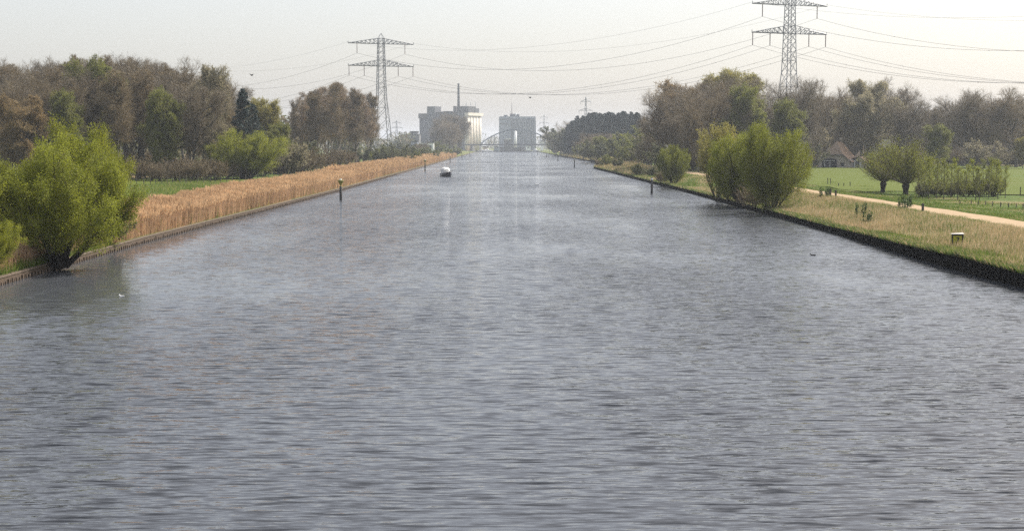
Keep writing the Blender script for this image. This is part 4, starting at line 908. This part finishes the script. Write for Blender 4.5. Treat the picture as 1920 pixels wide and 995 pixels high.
# ------------------------------------------------------------------ farmhouses
x, y, z = at(1534, 313, 374); z = float(gh(x, y)); fr = rad(-30); root = empty('farmhouse', (x, y, z), fr)
tag(root, 'old farmhouse with a big tan roof across the field', 'farmhouse')
W_, L_ = 8.6, 8.5; E_, RZ = 2.8, 7.3
part('wall', 'brick_pale', root, lambda a: prism(a, [(0, 0), (W_, 0), (W_, E_ - .6), (W_ * .78, 3.4), (W_ * .22, 3.4), (0, E_ - .6)], 0, L_))
a = Acc()   # half-hipped roof: slopes and hips, solid
V = [(-.4, -.3, E_ - .7), (W_ + .5, -.3, 1.7), (W_ + .5, L_ + .3, 1.7), (-.4, L_ + .3, E_ - .7), (W_ * .22, -.4, 3.6), (W_ * .80, -.4, 3.6), (W_ * .5, 1.9, RZ), (W_ * .5, L_ - 1.6, RZ), (W_ * .8, L_ + .3, 3.6), (W_ * .22, L_ + .3, 3.6)]
a.add(V, [[1, 2, 8, 5], [8, 7, 6, 5], [0, 4, 9, 3], [4, 6, 7, 9]], 0); a.F.append((np.array([[4, 5, 6], [8, 9, 7]]), 1)); a.obj('roof', ['roof_tile', 'thatch'], root)
part('ridge', 'timber_pale', root, lambda a: tube(a, [(W_ * .5, 1.7, RZ), (W_ * .5, L_ - 1.4, RZ)], .22, 6))
part('verge_board', 'old_wood', root, lambda a: bars(a, [(W_ * .8, -.42, 3.6), (W_ * .22, -.42, 3.6), (W_ * .22, -.42, 3.58)], [(W_ + .5, -.32, 1.7), (-.4, -.32, E_ - .7), (W_ * .8, -.42, 3.58)], .10))
dr = part('barn_door', 'window_dark', root, lambda a: prism(a, [(1.0, .05), (5.2, .05), (5.2, 2.2), (4.2, 2.55), (3.1, 2.65), (2.0, 2.55), (1.0, 2.2)], -.08, -.02))
part('frame', 'white_paint', dr, lambda a: (box(a, 1.75, 1.87, -.14, -.09, .05, 1.9), box(a, 3.2, 3.3, -.14, -.09, .05, 1.9), box(a, 1.3, 4.6, -.14, -.09, 1.95, 2.05)))
part('window', 'window_dark', root, lambda a: box(a, 6.2, 7.1, -.07, -.01, .6, 1.5))
# lower wing with its own gable on the sunny side
part('wing_wall', 'plaster', root, lambda a: prism(a, [(W_ + .02, 0), (W_ + 3.4, 0), (W_ + 3.4, 1.6), (W_ + 1.7, 2.9), (W_ + .02, 1.7)], 3.1, 8.3))
part('wing_roof', 'roof_tile', root, lambda a: (a.add([(W_ - .6, 2.8, 2.5), (W_ + 1.7, 2.8, 3.15), (W_ + 1.7, 8.5, 3.15), (W_ - .6, 8.5, 2.5)], [[0, 1, 2, 3]]), a.add([(W_ + 1.7, 2.8, 3.15), (W_ + 3.8, 2.8, 1.45), (W_ + 3.8, 8.5, 1.45), (W_ + 1.7, 8.5, 3.15)], [[0, 1, 2, 3]])))
part('porch_post', 'white_paint', root, lambda a: box(a, W_ + .3, W_ + .5, 2.85, 3.05, 0, 2.1)); part('porch_post', 'white_paint', root, lambda a: box(a, W_ + 1.9, W_ + 2.3, 2.85, 3.05, 0, 1.6))
part('door', 'window_dark', root, lambda a: box(a, W_ + .7, W_ + 1.6, 3.03, 3.08, 0, 2.))
part('chimney', 'brick_pale', root, lambda a: box(a, W_ * .5 - .35, W_ * .5 + .35, L_ - 2.6, L_ - 1.9, RZ - .5, RZ + .9))
x, y, z = at(1612, 313, 388); z = float(gh(x, y)); root = empty('farmhouse', (x, y, z), rad(-6)); tag(root, 'whitish farmhouse with a steep gable half hidden by the pollard willows', 'farmhouse')
W_ = 8.6
part('wall', 'plaster', root, lambda a: prism(a, [(0, 0), (W_, 0), (W_, 2.4), (W_ * .62, 6.2), (W_ * .38, 6.2), (0, 2.4)], 0, 11))
a = Acc(); prism(a, [(-.5, 2.0), (-.3, 1.8), (W_ * .5, 6.95), (W_ * .5, 7.35)], -.4, 11.4); a2 = Acc(); prism(a, [(W_ * .5, 6.95), (W_ + .3, 1.8), (W_ + .5, 2.0), (W_ * .5, 7.35)], -.4, 11.4); a.obj('roof', ['thatch'], root)
part('half_hip', 'thatch', root, lambda a: prism(a, [(W_ * .33, 5.5), (W_ * .67, 5.5), (W_ * .5, 6.9)], -.45, -.05))
wn = part('window', 'window_dark', root, lambda a: box(a, .9, 3.1, -.06, -.01, .7, 2.3)); part('frame', 'white_paint', wn, lambda a: (box(a, 1.95, 2.05, -.1, -.065, .7, 2.3), box(a, .85, 3.15, -.1, -.065, 2.3, 2.4)))
wn = part('window', 'window_dark', root, lambda a: box(a, 2.6, 3.7, -.06, -.01, 3.8, 4.9)); part('frame', 'white_paint', wn, lambda a: box(a, 3.1, 3.2, -.1, -.065, 3.8, 4.9))
wn = part('window', 'window_dark', root, lambda a: box(a, 5.4, 7.4, -.06, -.01, .7, 2.3)); part('frame', 'white_paint', wn, lambda a: box(a, 6.35, 6.45, -.1, -.065, .7, 2.3))
part('back_gable', 'white_paint', root, lambda a: prism(a, [(W_ * .5, 5.2), (W_ + 1, 5.2), (W_ + .6, 7.6), (W_ * .62, 7.6)], 6., 9))
part('chimney', 'brick_pale', root, lambda a: box(a, 5.2, 5.9, 4, 4.8, 6.5, 8.1))
# white garden bench
x, y, z = at(1664, 312, 372); root = empty('garden_bench', (x, y, float(gh(x, y)))); tag(root, 'white garden bench at the field edge, seen between the pollard willows', 'bench')
part('seat', 'white_paint', root, lambda a: box(a, -.9, 1.2, -.3, .3, .42, .52)); part('backrest', 'white_paint', root, lambda a: box(a, -.2, .9, .3, .36, .53, 1.6))
for xx in (-.8, 1.1): part('leg', 'white_paint', root, lambda a: box(a, xx - .06, xx + .06, -.25, .25, 0, .418))

# ------------------------------------------------------------------ kilometre sign
x, y, z = onz(1795, 462, .9); z = float(gh(x, y)); root = empty('canal_sign', (x, y, z - .02), rad(-6)); tag(root, 'yellow sign box with a black letter and white hood on the right bank', 'sign')
part('post', 'old_wood', root, lambda a: box(a, -.05, .05, .12, .2, -.3, .1)); bx('board', 'sign_yellow', root, -.32, .32, 0, .3, .06, .78)
part('frame', 'black_paint', root, lambda a: (box(a, -.345, -.27, -.025, -.002, .04, .80), box(a, .27, .345, -.025, -.002, .04, .80), box(a, -.268, .268, -.025, -.002, .72, .80)))
part('hood', 'plaster', root, lambda a: a.add([(-.38, -.07, .803), (.38, -.07, .803), (.38, .30, .803), (-.38, .30, .803), (-.38, -.07, .82), (.38, -.07, .82), (.36, .30, .88), (-.30, .30, .84)], BOXF))
part('letter', 'black_paint', root, lambda a: (a.add([(-.075, -.018, .62), (.10, -.018, .62), (.10, -.018, .56), (-.075, -.018, .56), (-.075, -.004, .62), (.10, -.004, .62), (.10, -.004, .56), (-.075, -.004, .56)], BOXF),
    a.add([(.035, -.017, .565), (.10, -.017, .565), (0.0, -.017, .20), (-.065, -.017, .20), (.035, -.003, .565), (.10, -.003, .565), (0., -.003, .20), (-.065, -.003, .20)], BOXF),
    a.add([(-.065, -.0185, .20), (.08, -.0185, .20), (.08, -.0185, .15), (-.065, -.0185, .15), (-.065, -.005, .20), (.08, -.005, .20), (.08, -.005, .15), (-.065, -.005, .15)], BOXF)))

# ------------------------------------------------------------------ bollards and fence posts
def bollard(u, v, h, lab, zz=1.25, r=.11):
    x, y, _ = onz(u, v, zz); root = empty('path_bollard', (x, y, float(gh(x, y)))); tag(root, lab, 'bollard', 'dark wooden bollards beside the path')
    part('post', 'old_wood', root, lambda a: tube(a, [(0, 0, -.2), (0, 0, h - .04), (0, 0, h)], [r, r, r * .7], 8)); part('cap', 'post_black', root, lambda a: tube(a, [(0, 0, h * .82), (0, 0, h * .94)], r + .012, 8))
bollard(1730, 400, .85, 'dark bollard on the canal side of the path, nearest the sign'); bollard(1557, 370, .95, 'left bollard of the pair beside the path near the rounded willow'); bollard(1567, 371, .85, 'right bollard of the pair beside the path near the rounded willow')
def fence_post(x, y, h, lab, group, r=.06):
    a = Acc(); tube(a, [(0, 0, -.3), (0, 0, h - .05), (.01, 0, h)], [r, r, r * .6], 6); o = a.obj('fence_post', ['old_wood']); o.location = (x, y, float(gh(x, y))); o.rotation_euler = (J(-.05, .05), J(-.05, .05), J(0, 6)); tag(o, lab, 'fence post', group)
for k in range(30):
    u = 246 + k * 11.2 + J(-2, 2); Y = 208 + k * 1.2; fence_post(at(u, 300, Y)[0], Y, 1.25 + J(-.1, .2), '%s thin fence post from the left before the left wood' % ORD[k], 'posts of the fence before the left wood')
for k, u in enumerate((1800, 1821, 1834, 1848, 1861, 1876, 1891, 1905, 1918)):
    x, y, _ = onz(u, 382 + k * 1.3, 1.0); fence_post(x, y, .5, '%s short stub post from the left on the meadow right of the path' % ORD[k], 'stub posts on the right meadow', .05)
for k, (u, v, h) in enumerate(((1552, 347, 1.0), (1557, 346, 1.0), (1572, 350, .6), (1582, 350, .6), (1594, 350, .7), (1736, 366, .7), (1845, 366, .9), (1913, 366, 1.))):
    x, y, _ = onz(u, v, 1.0); fence_post(x, y, h, '%s dark stake from the left on the meadow near the crop field' % ORD[k], 'stakes at the near edge of the crop field')

# ------------------------------------------------------------------ car
x, y, _ = at(1212, 303, 372); root = empty('parked_car', (x + 4, y, float(gh(x + 4, y))), rad(70)); tag(root, 'dark car parked beside the path under the trees of the right bank', 'car')
part('body', 'car_paint', root, lambda a: (prism(a, [(-2.1, .35), (2.1, .35), (2.15, .75), (1.9, .9), (-1.95, .95), (-2.15, .7)], -.85, .85),)); part('cabin', 'glass_dark', root, lambda a: prism(a, [(-1.6, .951), (1.2, .951), (.5, 1.45), (-1.1, 1.45)], -.75, .75))
part('roof', 'car_paint', root, lambda a: prism(a, [(-1.15, 1.452), (.55, 1.452), (.4, 1.5), (-1., 1.5)], -.72, .72))
for xx in (-1.35, 1.35):
    for yy in (-.86, .70):
        a = Acc(); tube(a, [(xx, yy, .32), (xx, yy + .16, .32)], .32, 14); a.obj('wheel', ['rubber'], root)
for yy in (-.6, .6): part('headlight', 'white_paint', root, lambda a: box(a, 2.1, 2.16, yy - .15, yy + .15, .6, .72))

# ------------------------------------------------------------------ birds
def bird(loc, rz, lab, m, s, fly=False):
    a = Acc(); P = [(0, y_, z_) for y_, z_ in ((-.34, .14), (-.28, .13), (-.12, .07), (.05, .05), (.16, .09), (.22, .17), (.25, .22), (.30, .215), (.37, .20))]
    tube(a, P, [.012, .05, .105, .115, .085, .048, .052, .03, .006], 8)
    if fly:
        for s_ in (-1, 1): a.add([(s_ * .05, -.1, .1), (s_ * .05, .12, .1), (s_ * .4, .12, .28), (s_ * .38, -.06, .27), (s_ * .8, -.05, .2), (s_ * .05, .0, .13), (s_ * .4, .03, .31)], [[0, 1, 2, 3], [3, 2, 4, 4]][:1]); a.F.append((np.array([[a.n - 4, a.n - 5, a.n - 3]]), 0))
    o = a.obj('bird', [m], None, True); o.location = loc; o.rotation_euler = (0, 0, rz); o.scale = (s, s, s); tag(o, lab, 'bird')
for u, v, m_, s_, lab in ((228, 556, 'feather_white', .5, 'white gull floating near the left willow reflection'), (1524, 479, 'feather_dark', .6, 'small dark water bird floating near the right wall'), (1007, 347, 'feather_white', 1.2, 'white bird floating in the middle of the canal'), (947, 297, 'feather_white', 2., 'tiny white bird far off on the bright water near the bridge')):
    x, y, _ = onz(u, v, 0); bird((x, y, -.02), 1.2, lab, m_, s_)
x, y, z = at(472, 142, 180); bird((x, y, z), 1., 'dark bird flying above the spruce', 'feather_dark', .8, True)
x, y, z = at(994, 184, 400); bird((x, y, z), 2., 'dark bird flying above the mill', 'feather_dark', 1.3, True)

# ------------------------------------------------------------------ haze
a = Acc(); box(a, -3400, 3400, -80, 6100, -4, 62); o = a.obj('haze', []) if False else None
me = mesh_np('haze', np.concatenate(a.V), a.F, []); o = link(bpy.data.objects.new('haze', me)); tag(o, kind='stuff'); o['label'] = 'thin pale haze over the whole canal landscape'; o['category'] = 'haze'
m, n, out = new_mat('haze_air'); pv = n.nodes.new('ShaderNodeVolumePrincipled'); pv.inputs['Color'].default_value = (.84, .91, 1., 1); pv.inputs['Density'].default_value = .00018; pv.inputs['Anisotropy'].default_value = .3
n.links.new(pv.outputs[0], out.inputs['Volume']); me.materials.append(m)
for k_, v_ in (('volume_sampling', 'DISTANCE'), ('homogeneous_volume', True)):
    if hasattr(m.cycles, k_): setattr(m.cycles, k_, v_)
